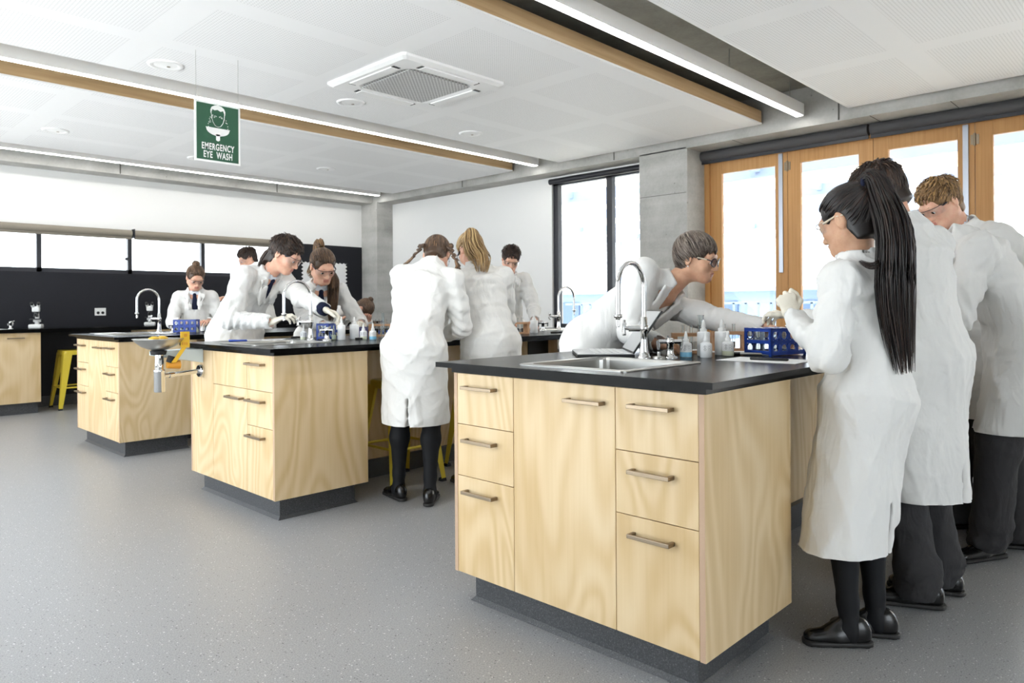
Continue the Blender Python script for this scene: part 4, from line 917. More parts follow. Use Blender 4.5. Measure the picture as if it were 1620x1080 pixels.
# ------------------------------------------------------------------ head, hands, hair
def head_field(F_, c, f, r, u, s, male=False):
    P = lambda x, y, z: c + s * (r * x + f * y + u * z); A = [r, f, u]
    F_.ell(P(0, -.012, .035), (.074 * s, .096 * s, .083 * s), A, .02); F_.ell(P(0, .022, -.035), (.061 * s, .070 * s, .078 * s), A, .03)
    F_.ell(P(0, .066, -.088), (.024 * s, .019 * s, .017 * s), A, .03)
    for g in (-1, 1):
        F_.cone(P(g * .058, -.005, -.055), P(g * .02, .062, -.092), .016 * s, .014 * s, .03); F_.ell(P(g * .040, .060, -.025), (.020 * s, .018 * s, .018 * s), A, .025)
    F_.cone(P(-.036, .080, .018), P(.036, .080, .018), .011 * s, .011 * s, .022)
    F_.cone(P(0, .088, .004), P(0, .106, -.034), .0065 * s, .0095 * s, .014); F_.ell(P(0, .103, -.037), (.010 * s, .011 * s, .009 * s), A, .008)
    for g in (-1, 1): F_.ell(P(g * .0125, .093, -.040), (.008 * s, .010 * s, .007 * s), A, .008)
    for g in (-1, 1): F_.ell(P(g * .033, .100, -.003), (.017 * s, .016 * s, .011 * s), A, .014, 's')
    for g in (-1, 1): F_.ell(P(g * .0325, .0765, -.003), (.0155 * s, .0135 * s, .0125 * s), A, .006); F_.ell(P(g * .0325, .0790, .0042), (.0155 * s, .0142 * s, .0098 * s), A, .003)
    F_.cone(P(-.017, .084, -.0615), P(.017, .084, -.0615), .0045 * s, .0045 * s, .008); F_.cone(P(-.020, .0865, -.0615), P(0, .093, -.0595), .0045 * s, .0052 * s, .006); F_.cone(P(.020, .0865, -.0615), P(0, .093, -.0595), .0045 * s, .0052 * s, .006)
    F_.cone(P(-.013, .0865, -.0715), P(.013, .0865, -.0715), .0055 * s, .0055 * s, .008); F_.cone(P(-.018, .094, -.0665), P(.018, .094, -.0665), .0016 * s, .0016 * s, .003, 's')
    for g in (-1, 1):
        ea = [nrm(r * g * .9 + f * -.35), nrm(f * .95 + r * g * .35), u]
        F_.ell(P(g * .075, -.014, -.006), (.010 * s, .019 * s, .031 * s), ea, .010); F_.ell(P(g * .086, -.008, -.003), (.008 * s, .010 * s, .019 * s), ea, .006, 's')
def lip_slot(c, f, r, u, s):
    def fn(m):
        d = (m - c) / s; x, y, z = d @ r, d @ f, d @ u; return ((y > .078) & (z < -.0555) & (z > -.078) & (np.abs(x) < .021 - .25 * np.abs(z + .0665))).astype(np.int32)
    return fn
def hand_field(G, w, d, n, thumb, s=1.0, curl=(18, 30, 22), spread=1.0, tcurl=20, grip=0.0):
    d = nrm(d); n = nrm(n - d * (n @ d)); x = np.cross(d, n); x = x if x @ thumb > 0 else -x       # d: fingers, n: back of the hand, x: thumb side
    G.slab(w - d * .03 * s, w + d * .02 * s, x, .026 * s, .030 * s, .019 * s, .018 * s, .012, cap=.01 * s)
    G.slab(w + d * .012 * s, w + d * .078 * s, x, .030 * s, .040 * s, .015 * s, .0125 * s, .012, cap=.012 * s)
    for k, (off, L, rr_) in enumerate(((.030, .074, .0086), (.010, .082, .0090), (-.010, .076, .0086), (-.029, .060, .0076))):
        b = w + d * (.082 - .006 * abs(k - 1)) * s + x * off * s; dd = nrm(d + x * off * 2.2 * spread); p = b - dd * .012 * s; pts = [p, b]; a = 0
        for j, (fr, cu) in enumerate(zip((.45, .31, .24), curl)):
            a += cu * (1 + .12 * k) ; q = nrm(dd * math.cos(math.radians(a)) - n * math.sin(math.radians(a))); pts.append(pts[-1] + q * L * fr * s)
        G.chain(pts, [rr_ * s * z for z in (1.05, 1.05, .98, .9, .78)], .0045)
    b = w + d * .022 * s + x * .024 * s - n * .004 * s; td = nrm(d * .72 + x * .75 - n * (.30 + grip)); t1 = b + td * .042 * s; td2 = nrm(td - x * math.sin(math.radians(tcurl)) * 1.2 + d * .15); t2 = t1 + td2 * .032 * s; t3 = t2 + nrm(td2 - x * .25) * .025 * s
    G.chain([b - td * .012 * s, t1, t2, t3], [.014 * s, .0115 * s, .0098 * s, .0082 * s], .008)
def locks(mb, roots, step, nseg, rad, nsides, flow, rnd, taper=.25, strandcol=None):
    pass
class Hair:     # bundles of fine locks, one mesh; every lock carries its own tone
    def __init__(s): s.v = []; s.f = []; s.t = []; s.n = 0
    def lock(s, pts, rads, tone, n=5, flat=.6, up=None):
        P = np.array(pts); N = len(P); T = np.gradient(P, axis=0); T /= np.linalg.norm(T, axis=1)[:, None] + 1e-9
        a = V3(0, 0, 1) if up is None else up; vs = []
        for k in range(N):
            b = np.cross(T[k], a); b = nrm(b) if np.linalg.norm(b) > 1e-4 else nrm(np.cross(T[k], V3(1, .3, .2))); c = np.cross(b, T[k])
            for j in range(n): q = 2 * PI * j / n; vs.append(P[k] + b * math.cos(q) * rads[k] + c * math.sin(q) * rads[k] * flat)
        o = s.n; s.v += vs; s.n += len(vs)
        for k in range(N - 1):
            for j in range(n): s.f.append((o + k * n + j, o + k * n + (j + 1) % n, o + (k + 1) * n + (j + 1) % n, o + (k + 1) * n + j))
        s.t += [tone] * len(vs)
    def quads(s, v, f, tone=.3):
        o = s.n; s.v += list(v); s.n += len(v); s.f += [tuple(int(i) + o for i in q) for q in f]; s.t += [tone] * len(v)
    def build(s, name, m, parent):
        me = bpy.data.meshes.new(name); me.from_pydata([tuple(p) for p in s.v], [], s.f); me.materials.append(m)
        at = me.attributes.new('strand', 'FLOAT', 'POINT'); at.data.foreach_set('value', np.array(s.t, np.float32)); me.polygons.foreach_set('use_smooth', np.ones(len(s.f), bool)); me.update()
        o = bpy.data.objects.new(name, me); COL.objects.link(o); o.parent = parent; return o
def scalp_hair(parent, c, f, r, u, s, colour, style, seed):
    rnd = random.Random(seed); P = lambda x, y, z: c + s * (r * x + f * y + u * z)
    G = Field(); A = [r, f, u]; tied = style in ('tied', 'plaits'); th = .006 if tied else (.007 if style in ('short', 'mullet') else .010)
    G.ell(P(0, -.014, .037), ((.077 + th * .6) * s, (.098 + th * .4) * s, (.085 + th * .6) * s), A, .01)
    G.slab(P(0, -.028, -.085), P(0, -.014, .035), r, .060 * s, (.076 + th * .5) * s, .066 * s, (.097 + th * .3) * s, .012, cap=.012 * s); G.ell(P(0, -.08, -.175), (.13 * s, .11 * s, .085 * s), A, .015, 's')
        # clear the face, the ears and the nape
    G.ell(P(0, .135, -.022), (.096 * s, .095 * s, .104 * s), A, .012, 's'); G.ell(P(0, .07, -.09), (.12 * s, .085 * s, .10 * s), A, .012, 's'); G.ell(P(0, .03, -.10), (.12 * s, .075 * s, .085 * s), A, .012, 's')
    for g in (-1, 1): G.ell(P(g * .085, .004, -.014), (.030 * s, .034 * s, .036 * s), A, .01, 's')
    if style == 'mullet': G.slab(P(0, -.075, -.02), P(0, -.092, -.125), r, .066 * s, .050 * s, .036 * s, .026 * s, .02, cap=.012)
    v, fc = G.mesh(.0055 * s); v = relax(v, fc, 1, .4); h = Hair(); h.quads(v, fc, .30)
    # locks over the scalp
    crown = np.array((0, -.055, .105)) if style != 'tied' else np.array((0, -.085, .075)); E0, R0 = np.array((0, -.014, .037)), np.array((.077 + th * .6, .098 + th * .4, .085 + th * .6))
    def surf(p, lift):
        R1 = R0 + lift
        if p[2] < E0[2]: R1 = R1 * np.array((1, 1, 1.45))
        d = (p - E0) / R1; return E0 + d / np.linalg.norm(d) * R1
    cnt = {'short': 700, 'tied': 600, 'plaits': 480, 'mullet': 700, 'bob': 760}[style]; made = 0; tries = 0
    while made < cnt and tries < 6000:
        tries += 1; d = np.array([rnd.gauss(0, 1) for _ in range(3)]); p = surf(E0 + d, 0)
        x, y, z = p
        if z < -.068 or (y > .040 and z < .060) or (abs(x) > .050 and y > -.035 and z < .022) or (y > -.03 and z < .018) or (y > .02 and z < .035): continue
        tone = min(1, max(0, rnd.gauss(.5, .22))); pts = [p]; nst = 6
        if tied or style == 'tied':
            for k in range(nst): fl = crown - p; fl = fl / (np.linalg.norm(fl) + 1e-6); p = surf(p + fl * min(.016, .5 * np.linalg.norm(crown - p) + .002), .0015 + .001 * rnd.random()); pts.append(p)
            rad = [.0022, .0042, .0046, .0046, .0042, .0036, .002]
        else:
            ln = {'short': .011, 'mullet': .012, 'bob': .0145}[style] * rnd.uniform(.8, 1.2); jit = np.array([rnd.gauss(0, .3) for _ in range(3)])
            for k in range(nst):
                fl = p - crown; fl = fl + jit * .03
                if style != 'bob' and y > -.02: fl = fl + np.array((.02 * (1 if x > 0 else -1), .10, .0)) * (1 if z > .06 else .2)
                if style == 'bob': fl = fl + np.array((.05 if x > -.03 else -.05, .05, -.02))
                fl = fl / (np.linalg.norm(fl) + 1e-6); lift = .002 + (.022 if style in ('short', 'mullet') and z > .075 else (.002 if style in ('short', 'mullet') else .004)) * rnd.random() * (k / nst)
                p = surf(p + fl * ln, lift); pts.append(p)
            rad = [.003, .0048, .0052, .005, .0042, .003, .0008]
        h.lock([P(*q) for q in pts], [q * s for q in rad], tone, 5, .55, up=None); made += 1
    if style == 'mullet':
        for q in range(110): x0 = rnd.uniform(-.062, .062); y0 = -.098 - .012 * rnd.random() + .4 * abs(x0) * abs(x0) / .06; h.lock([P(x0, y0 + .01, .0), P(x0 * 1.02, y0 - .012, -.05), P(x0 * .95, y0 - .016, -.10), P(x0 * .85, y0 - .010 + .01 * rnd.random(), -.135 - .02 * rnd.random())], [.003, .005, .0045, .001], min(1, max(0, rnd.gauss(.45, .2))), 5, .6)
    made = 0
    while made < (150 if tied else 60):
        a = rnd.uniform(-1, 1); x = .078 * a; made += 1
        if rnd.random() < .5: p = np.array((.070 * (1 if a > 0 else -1), rnd.uniform(-.05, .035), .03 + rnd.uniform(-.012, .012))); 
        else: p = np.array((x * .8, .072 - .5 * x * x / .078, .066 + rnd.uniform(-.006, .006)))
        p = surf(p, .0015); pts = [p]
        for k in range(4): fl = crown - p; fl = fl / (np.linalg.norm(fl) + 1e-6); p = surf(p + fl * .011, .003); pts.append(p)
        h.lock([P(*q) for q in pts], [.0006 * s, .0022 * s, .003 * s, .003 * s, .0012 * s], min(1, max(0, rnd.gauss(.45, .2))), 4, .6)
    # eyebrows
    for g in (-1, 1): h.lock([P(g * .016, .0915, .020), P(g * .030, .0905, .0245), P(g * .047, .079, .020)], [.0022 * s, .0026 * s, .0012 * s], .3, 5, .5)
    return h
def ponytail(parent, root, path, width, colour, seed, n=90, name='ponytail', flare=1.0, tipvar=.25, fine=.0034):
    # path: points from the tie down; width: radius of the tail along it; both are smoothed, then filled with fine locks
    rnd = random.Random(seed); h = Hair(); Q = np.array([list(p) + [w] for p, w in zip(path, width)], float); N = len(Q)
    def cr(t):
        i = min(int(t), N - 2); x = t - i; p0, p1, p2, p3 = Q[max(i - 1, 0)], Q[i], Q[i + 1], Q[min(i + 2, N - 1)]
        return .5 * (2 * p1 + (p2 - p0) * x + (2 * p0 - 5 * p1 + 4 * p2 - p3) * x * x + (3 * p1 - p0 - 3 * p2 + p3) * x ** 3)
    M_ = 16; S0 = [cr(t) for t in np.linspace(0, N - 1, 40)]; b = nrm(np.cross(S0[1][:3] - S0[0][:3], V3(.3, .2, 1))); fr = []
    for k in range(40):
        T = nrm(S0[min(k + 1, 39)][:3] - S0[max(k - 1, 0)][:3]); b = nrm(b - T * (b @ T)); fr.append((b, np.cross(b, T)))
    for k in range(n):
        a = rnd.uniform(0, 2 * PI); q = math.sqrt(rnd.random()); tone = min(1, max(0, rnd.gauss(.5, .25))); cut = 1 - tipvar * rnd.random() ** 1.5; pts = []; rad = []; ph = rnd.uniform(0, 6); w2 = rnd.gauss(0, .12)
        for j in range(M_):
            u_ = j / (M_ - 1) * cut; s_ = cr(u_ * (N - 1)); B_, C_ = fr[min(39, int(u_ * 39))]; aa = a + .18 * math.sin(ph + u_ * 5) + w2 * u_; w = s_[3] * q
            pts.append(s_[:3] + (B_ * math.cos(aa) + C_ * math.sin(aa)) * w); rad.append(fine * (1 - .8 * (j / (M_ - 1)) ** 3) * (1 if j else .6))
        h.lock(pts, rad, tone, 4, .7)
    return h.build(name, HR[colour], parent)
def braid(parent, path, r, colour, seed, name='plait'):
    h = Hair(); P = [np.array(p, float) for p in path]; L = [0]
    for i in range(1, len(P)): L.append(L[-1] + np.linalg.norm(P[i] - P[i - 1]))
    n = max(6, int(L[-1] / .018)); rnd = random.Random(seed)
    def at(x): i = max(j for j in range(len(L)) if L[j] <= x + 1e-9 and j < len(L) - 1); fr = (x - L[i]) / (L[i + 1] - L[i]); return P[i] * (1 - fr) + P[i + 1] * fr, nrm(P[i + 1] - P[i])
    for k in range(n - 2):
        c0, T = at(L[-1] * k / n); c1, _ = at(min(L[-1] * (k + 1.9) / n, L[-1] * .999)); b = nrm(np.cross(T, V3(0, .3, 1))); sg = 1 if k % 2 else -1; rr_ = r * (1 - .25 * k / n)
        for q in range(3):
            o = b * rr_ * (.75 - .2 * q) * sg; h.lock([c0 + o * 1.0, (c0 + c1) / 2 + o * .75 + np.cross(b, T) * rr_ * .25, c1 - o * .25], [rr_ * .30, rr_ * .50, rr_ * .2], min(1, max(0, rnd.gauss(.5, .2))), 6, .8)
    c0, T = at(L[-1] * .9)
    for q in range(10): h.lock([c0, P[-1] + V3(rnd.gauss(0, .3), rnd.gauss(0, .3), 0) * r * .6, P[-1] + T * .025 + V3(rnd.gauss(0, 1), rnd.gauss(0, 1), 0) * r * .5], [r * .35, r * .4, r * .06], rnd.random(), 5, .8)
    return h.build(name, HR[colour], parent)

# ------------------------------------------------------------------ a whole clothed figure
def clip_hem(v, f, z):        # square hem with the cloth turned up inside it
    keep = (v[f][:, :, 2] > z - .012).any(1); f = f[keep]; use = np.unique(f); mp = np.full(len(v), -1); mp[use] = np.arange(len(use)); v = v[use].copy(); v[:, 2] = np.maximum(v[:, 2], z); return v, mp[f]
def folds(seed, amp, J=None, hips=None):
    rnd = np.random.RandomState(seed); W = []
    for k in range(8):
        d = rnd.normal(size=3); d[2] *= .22 if k < 5 else .8; d /= np.linalg.norm(d); W.append((d * 2 * PI / rnd.uniform(.09, .24), rnd.uniform(0, 6.3), rnd.normal(size=3) * 7, rnd.uniform(0, 6.3)))
    def fn(X, Y, Z, D):
        near = np.abs(D) < .03; o = np.zeros_like(D); I = np.nonzero(near); x, y, z = X.ravel()[I[0]], Y.ravel()[I[1]], Z.ravel()[I[2]]; a = 0
        for k, p, q, p2 in W: a = a + (1 - np.abs(np.sin((k[0] * x + k[1] * y + k[2] * z) * .5 + p + 1.2 * np.sin(q[0] * x + q[1] * y + q[2] * z + p2)))) ** 3
        r = -(a / len(W) - .22) * amp * 2.6
        if J is not None:
            for q_ in 'LR':
                E_, S_, W_ = J['el' + q_], J['sh' + q_], J['wr' + q_]; n1 = nrm(W_ - E_); n0 = nrm(E_ - S_); ex, ey, ez = x - E_[0], y - E_[1], z - E_[2]; dd = ex * ex + ey * ey + ez * ez
                s1 = ex * n1[0] + ey * n1[1] + ez * n1[2]; s0 = ex * n0[0] + ey * n0[1] + ez * n0[2]; ph = 3 * np.sin(17 * x + 13 * y + 11 * z + seed)
                r = r + amp * .5 * (np.sin((s1 * 1.3 + s0 * .4) * 2 * PI / .055 + ph)) * np.exp(-dd / .018)
                ax_ = S_ - V3(0, 0, .09); ex, ey, ez = x - ax_[0], y - ax_[1], z - ax_[2]; dd = ex * ex + ey * ey + ez * ez; r = r + amp * .35 * np.sin((ex * n0[1] - ey * n0[0] + ez * .8) * 2 * PI / .06 + ph) * np.exp(-dd / .014)
        o[I] = r; return o.astype(np.float32)
    return fn
def person(key, label, skin_, hair, style, wear, step=.0065, seed=1, male=False, glasses='safety', gloves=False, tie=False, collar='shirt', hs=1.0, fit=1.0, coat_amp=.0135, hstep=.0035, extra=None):
    s = PEOPLE[key]; J = pose(s); H = J['H']; k = H / 1.7; hk = .98 * hs * (0.94 + .06 * k); R, F_, Rs, Fs, up2 = J['side_low'], J['F'], J['Rs'], J['Fs'], J['up2']; U = V3(0, 0, 1); P = J['P']
    c, f, r, u = J['head'], J['hf'], J['hr'], J['hu']
    loc = (float(P[0]), float(P[1]), 0.0)
    # body: one continuous skin
    G = Field(); head_field(G, c, f, r, u, hk, male); nb = J['C7'] + Fs * .025 * k
    G.cone(c - u * .05 * hk - f * .018, nb - up2 * .02, .050 * hk * (1.08 if male else .95), .056 * k, .03)
    Lq = lip_slot(c, f, r, u, hk); hb = G.mesh(hstep)
    Bf = Field(); Bf.cone(c - u * .06 * hk - f * .018, nb - up2 * .03, .045 * k, .055 * k, .03)
    Bf.slab(P, J['waist'], R, .12 * k, .11 * k, .08 * k, .08 * k, .05); Bf.slab(J['waist'], J['C7'] - up2 * .06, Rs, .115 * k, .13 * k, .085 * k, .08 * k, .06)
    if collar == 'top': Bf.slab(J['C7'] - up2 * .16, J['C7'] - up2 * .035, Rs, .12 * k, .07 * k, .096 * k, .066 * k, .04)
    for q in 'LR':
        Bf.cone(J['sh' + q], J['el' + q], .045 * k, .037 * k, .03); Bf.cone(J['el' + q], J['wr' + q] - J['hd' + q] * .02, .037 * k, .026 * k, .02); Bf.cone(J['hp' + q], J['kn' + q], .072 * k, .052 * k, .05); Bf.cone(J['kn' + q], J['an' + q], .048 * k, .032 * k, .03)
        Bf.cone(J['an' + q], J['an' + q] + J['fd' + q] * .07 - U * .035, .024, .016, .02)
    parts = [hb, Bf.mesh(.011)]
    def hand(q, gr=1.0):
        Gh = Field(); hs_ = s.get('hand' + q, {}); sg = 1 if q == 'R' else -1; n = V3(*hs_['n']) if 'n' in hs_ else (U * .85 + Rs * sg * .35 - Fs * .1); th = -Rs * sg + Fs * .2 if 'th' not in hs_ else V3(*hs_['th'])
        hand_field(Gh, J['wr' + q], J['hd' + q], n, th, .98 * k * (1.0 if male else .93) * gr, hs_.get('curl', (22, 34, 24)), 1.0, hs_.get('tcurl', 20), hs_.get('grip', 0.0)); return Gh.mesh(.0032)
    if not gloves:
        for q in 'LR': parts.append(hand(q))
    me = qmesh('person', parts, [SK[skin_], LIP[skin_]], None, loc, slot=lambda m: Lq(m))
    me.location = loc; tag(me, label, 'person', 'people in white lab coats'); off = -np.array(loc); root = me
    def child(name, parts_, m, par=None): o = qmesh(name, parts_, m, par or root, loc); return o
    def shift(o):        # meshes made in world space under a moved parent
        o.matrix_parent_inverse = Matrix.Translation((-loc[0], -loc[1], 0)); return o
    if gloves:
        for q in 'LR': child('glove', [hand(q, 1.04)], M['latex'])
    # eyes
    for g in (-1, 1):
        e = c + hk * (r * g * .0325 + f * .0785 + u * -.004); m = MB(); gz = nrm(f + u * -.35 * 1.0)
        m.lathe([(.0005, -.0135), (.007, -.0115), (.0115, -.007), (.0135, 0), (.0115, .007), (.0085, .0105)], (0, 0, 0), 12); m.lathe([(.0085, .0105), (.006, .0122), (.0005, .0135)], (0, 0, 0), 12, 1)
        o = m.build('eye', [M['eye'], M['iris']], root); zq = Vector(gz).to_track_quat('Z', 'Y'); o.matrix_local = Matrix.Translation(Vector(e + off + gz * .0005)) @ zq.to_matrix().to_4x4() @ Matrix.Scale(hk * .98, 4)
    # hair
    h = scalp_hair(root, c, f, r, u, hk, hair, style, seed); ho = shift(h.build('hair', HR[hair], root))
    # legs and shoes
    hem = s['hem']
    for q in 'LR':
        A = J['an' + q]; fd = J['fd' + q]; sd = V3(-fd[1], fd[0], 0); Sx = Field(); g = k * (1.0 if wear == 'trousers' else .88)
        Sx.slab(V3(*A[:2], .040) - fd * .045 * g, V3(*A[:2], .030) + fd * .06 * g, sd, .031 * g, .037 * g, .040, .040, .02, cap=.03); Sx.slab(V3(*A[:2], .030) + fd * .05 * g, V3(*A[:2], .026) + fd * .150 * g, sd, .039 * g, .036 * g, .034, .022, .02, cap=.03); Sx.ell(V3(*A[:2], .062) - fd * .020 * g, (.044 * g, .034 * g, .036), [fd, sd, U], .03); Sx.cone(V3(*A[:2], .078) + fd * .035 * g, V3(*A[:2], .052) + fd * .085 * g, .016, .012, .015)
        v, fq = Sx.mesh(.006, zmin=.016); sh = child('shoe', [(v, fq)], M['leather'])
        So = Field(); So.slab(V3(*A[:2], .012) - fd * .052 * g, V3(*A[:2], .012) + fd * .155 * g, sd, .035 * g, .042 * g, .03, .03, .01, cap=.031); v, fq = So.mesh(.006, plane=[((0, 0, .018), (0, 0, 1)), ((0, 0, .0015), (0, 0, -1))]); child('sole', [(v, fq)], M['sole'], sh).matrix_parent_inverse = Matrix.Identity(4)
    Tr = Field()
    if wear == 'tights':
        for q in 'LR':
            a, b, d = J['hp' + q], J['kn' + q], J['an' + q]; cv = b + (d - b) * .30 - nrm(np.cross(np.cross(d - b, J['F']), d - b)) * .012
            Lg = Field(); Lg.cone(a, b, .082 * k, .054 * k, .02); Lg.cone(b, cv, .053 * k, .055 * k, .03); Lg.cone(cv, d + (b - d) * .18, .054 * k, .035 * k, .03); Lg.cone(d + (b - d) * .2, d - U * .03, .034 * k, .037 * k, .02); Lg.cone(d - U * .01, d + J['fd' + q] * .055 - U * .03, .035 * k, .026 * k, .02); child('tights_leg', [Lg.mesh(.0065)], M['tights'])
    else:
        for q in 'LR':
            a, b, d = J['hp' + q], J['kn' + q], J['an' + q] - U * .035 * k; Tr.cone(a + (b - a) * .35, b, .088 * k, .080 * k, .04); Tr.cone(b, d + (b - d) * .25, .078 * k, .074 * k, .03); Tr.cone(d + (b - d) * .22, d + (b - d) * .02 + J['fd' + q] * .015, .069 * k, .066 * k, .03)
            for z_ in (.04, .11, .20): Tr.ell(d + (b - d) * z_ + J['fd' + q] * (.02 - .03 * (z_ > .1)), (.071 * k, .070 * k, .02), None, .03)
        child('trousers', [Tr.mesh(.0085, post=folds(seed + 50, .010), zmin=.035)], M['charcoal'])
    # lab coat
    C = Field(); e = fit * k * (1.0 if male else .95); w_ = J['waist']; ch = J['C7'] - up2 * .11 * k
    ft = (J['anL'] + J['anR']) / 2; dh = s.get('hemdir'); base = V3(*(P * .75 + ft * .25)[:2], hem - .02) + (V3(*dh, 0) if dh is not None else 0); hw_, hd_ = s.get('hw', .178), s.get('hdp', .155)
    C.slab(base - U * .06, P, R, hw_ * e, .165 * e, hd_ * e, .132 * e, .06, cap=.03); C.slab(P, w_, R, .165 * e, .158 * e, .132 * e, .120 * e, .06, cap=.06); C.slab(w_, ch, Rs, .158 * e, .158 * e, .118 * e, .114 * e, .03, cap=.05)
    C.slab(ch, J['C7'] - up2 * .030 * k, Rs, .158 * e, .085 * e, .116 * e, .070 * e, .04, cap=.03); C.ell(P - F_ * .035 * k + U * .01, (.150 * e, .115 * e, .16 * e), [R, F_, U], .08)
    for q in 'LR': C.cone(J['hp' + q], J['kn' + q] - J['F'] * .02, .105 * e, .112 * e, .05)
    for q in 'LR':
        S_, E_, W_ = J['sh' + q], J['el' + q], J['wr' + q]; wd = nrm(W_ - E_); C.cone(J['C7'] - up2 * .035 * k, S_, .060 * e, .060 * e, .05); C.cone(S_, S_ + (E_ - S_) * .6, .066 * e, .064 * e, .04); C.cone(S_ + (E_ - S_) * .55, E_, .064 * e, .061 * e, .03)
        C.cone(E_, W_ - wd * .02, .060 * e, .048 * e, .025); C.cone(W_ - wd * .005, W_ + wd * .08, .040 * e, .044 * e, .006, 's')
    if s.get('vent', True): C.box(base - F_ * hd_ * e + R * s.get('ventx', 0) + U * .07, (max(.0035, step * .55), .05, .11), [R, F_, U], .002, .006, 's')
    # collar
    nd = nrm(c - u * .05 - J['C7']); nb0 = J['C7'] + Fs * .018 * k + up2 * .0
    Nn = nrm(up2 * .75 + nd * .5); cx_ = nb0 + Nn * .012
    C.slab(cx_ - Nn * .035, cx_ + Nn * .024, Rs, .096 * k, .080 * k, .090 * k, .076 * k, .02, cap=.010)
    C.slab(cx_ - Nn * .004, cx_ + Nn * .08, Rs, .060 * k, .063 * k, .057 * k, .060 * k, .006, 's', cap=.01)
    C.cone(nb0 + Fs * .07 * k + up2 * .03, nb0 + Fs * .07 * k - up2 * .0, .045 * k, .04 * k, .012, 's')
    # open neck in front: a wedge cut, lapels beside it
    vd = s.get('vee', .17) * k; f0 = J['C7'] + Fs * .105 * k; 
    for t_ in np.linspace(0, 1, 9):
        pt = J['C7'] + Fs * (.09 + .045 * t_) * k - up2 * (.005 + vd * t_); C.ell(pt, (max(.050 * (1 - t_) * k, .004), .045 * k, .022 * k), [Rs, Fs, up2], .006, 's')
    for g in (-1, 1):
        a0 = J['C7'] + Rs * g * .062 * k + Fs * .072 * k + up2 * .004; a1 = J['C7'] + Rs * g * .012 * k + Fs * .145 * k - up2 * (vd + .0); mid = (a0 + a1) / 2; ax1 = nrm(a1 - a0); nx = nrm(Fs * .85 + up2 * .35); ax0 = nrm(np.cross(ax1, nx)) * -g; ax2 = np.cross(ax0, ax1)
        C.box(mid + ax0 * (-.022) + nx * .012, (.026 * k, np.linalg.norm(a1 - a0) * .45, .003), [ax0, ax1, ax2], .005, .006)
    v, fq = C.mesh(step, post=folds(seed, coat_amp, J)); v = relax(v, fq, 1, .5); v, fq = clip_hem(v, fq, hem); child('lab_coat', [(v, fq)], M['coat'])
    # shirt or jumper under it, with a tie
    Sh = Field(); Sh.slab(w_ - up2 * .02, ch, Rs, .12 * k, .120 * k, .098 * k, .096 * k, .04); Sh.slab(ch, J['C7'] - up2 * .03, Rs, .115 * k, .070 * k, .098 * k, .066 * k, .05); Sh.cone(nb0 - up2 * .03, nb0 + nd * .035, .066 * k, .060 * k, .03); Sh.cone(nb0 + nd * .03, nb0 + nd * .12, .0555 * k, .056 * k, .004, 's')
    if collar == 'top': Sh.ell(J['C7'] + Fs * .11 * k - up2 * .03 * k, (.062 * k, .09 * k, .11 * k), [Rs, Fs, up2], .006, 's'); Sh.cone(nb0 - up2 * .01, nb0 + nd * .2, .09, .09, .006, 's')
    child('shirt' if collar == 'shirt' else 'top', [Sh.mesh(.008)], M['shirt' if collar == 'shirt' else 'black'])
    if tie:
        Tm = Field(); t0 = J['C7'] + Fs * .088 * k - up2 * .018; t1 = J['C7'] + Fs * .128 * k - up2 * .24; Tm.ell(t0, (.017, .012, .018), [Rs, Fs, up2], .006); Tm.slab(t0 - up2 * .01, t0 + (t1 - t0) * .6, Rs, .016, .036, .010, .012, .006, cap=.01); child('tie', [Tm.mesh(.004)], M['navy'])
    # eyewear
    if glasses:
        q = lambda x, y, z: c + hk * (r * x + f * y + u * z); Gm = MB(); rim = MB()
        if glasses == 'safety':
            arc = [(-.071, .052), (-.066, .078), (-.048, .098), (-.022, .109), (0, .1115), (.022, .109), (.048, .098), (.066, .078), (.071, .052)]
            top = [q(x, y, .016) for x, y in arc]; bot = [q(x * .97, y - .004, -.024 + .010 * max(0, 1 - abs(x) / .014)) for x, y in arc]; n_ = len(arc)
            rim.add([tuple(p) for p in top + bot], [(i, i + 1, n_ + i + 1, n_ + i) for i in range(n_ - 1)], 0, True); Gm.tube([Vector(p) for p in top], .0016 * hk, 6)
            Gm.tube([Vector(q(-.071, .052, .008)), Vector(q(-.078, .0, .012)), Vector(q(-.079, -.03, .004))], [.0045 * hk, .003 * hk, .0025 * hk], 6); Gm.tube([Vector(q(.071, .052, .008)), Vector(q(.078, .0, .012)), Vector(q(.079, -.03, .004))], [.0045 * hk, .003 * hk, .0025 * hk], 6)
            go = shift(Gm.build('safety_glasses', M['lens' if seed % 2 else 'tort'] if extra != 'clear_arms' else M['temple'], root)); lo = rim.build('lens', M['lens'], go)
        else:
            for g in (-1, 1):
                cc_ = [(g * .034 + .024 * math.cos(a), .106 - .10 * abs(.024 * math.cos(a)) - (.010 if g * math.cos(a) > 0 else 0) * abs(math.cos(a)), -.006 + .020 * math.sin(a)) for a in [2 * PI * i / 20 for i in range(21)]]
                Gm.tube([Vector(q(*p)) for p in cc_], .0021 * hk, 6, 0, False); rim.add([tuple(q(*p)) for p in cc_[:-1]], [list(range(20))], 0, False)
                Gm.tube([Vector(q(g * .058, .094, .002)), Vector(q(g * .070, .075, .006))], .0024 * hk, 6); Gm.tube([Vector(q(g * .070, .075, .006)), Vector(q(g * .077, .03, .009))], .0030 * hk, 6, 1); Gm.tube([Vector(q(g * .077, .03, .009)), Vector(q(g * .079, -.025, .006))], .0022 * hk, 6)
            Gm.tube([Vector(q(-.011, .107, .0)), Vector(q(.011, .107, .0))], .002 * hk, 6); go = shift(Gm.build('spectacles', [M['tort'], M['temple']], root)); rim.build('lens', M['lens_blue'], go)
    return root, J, hk, shift

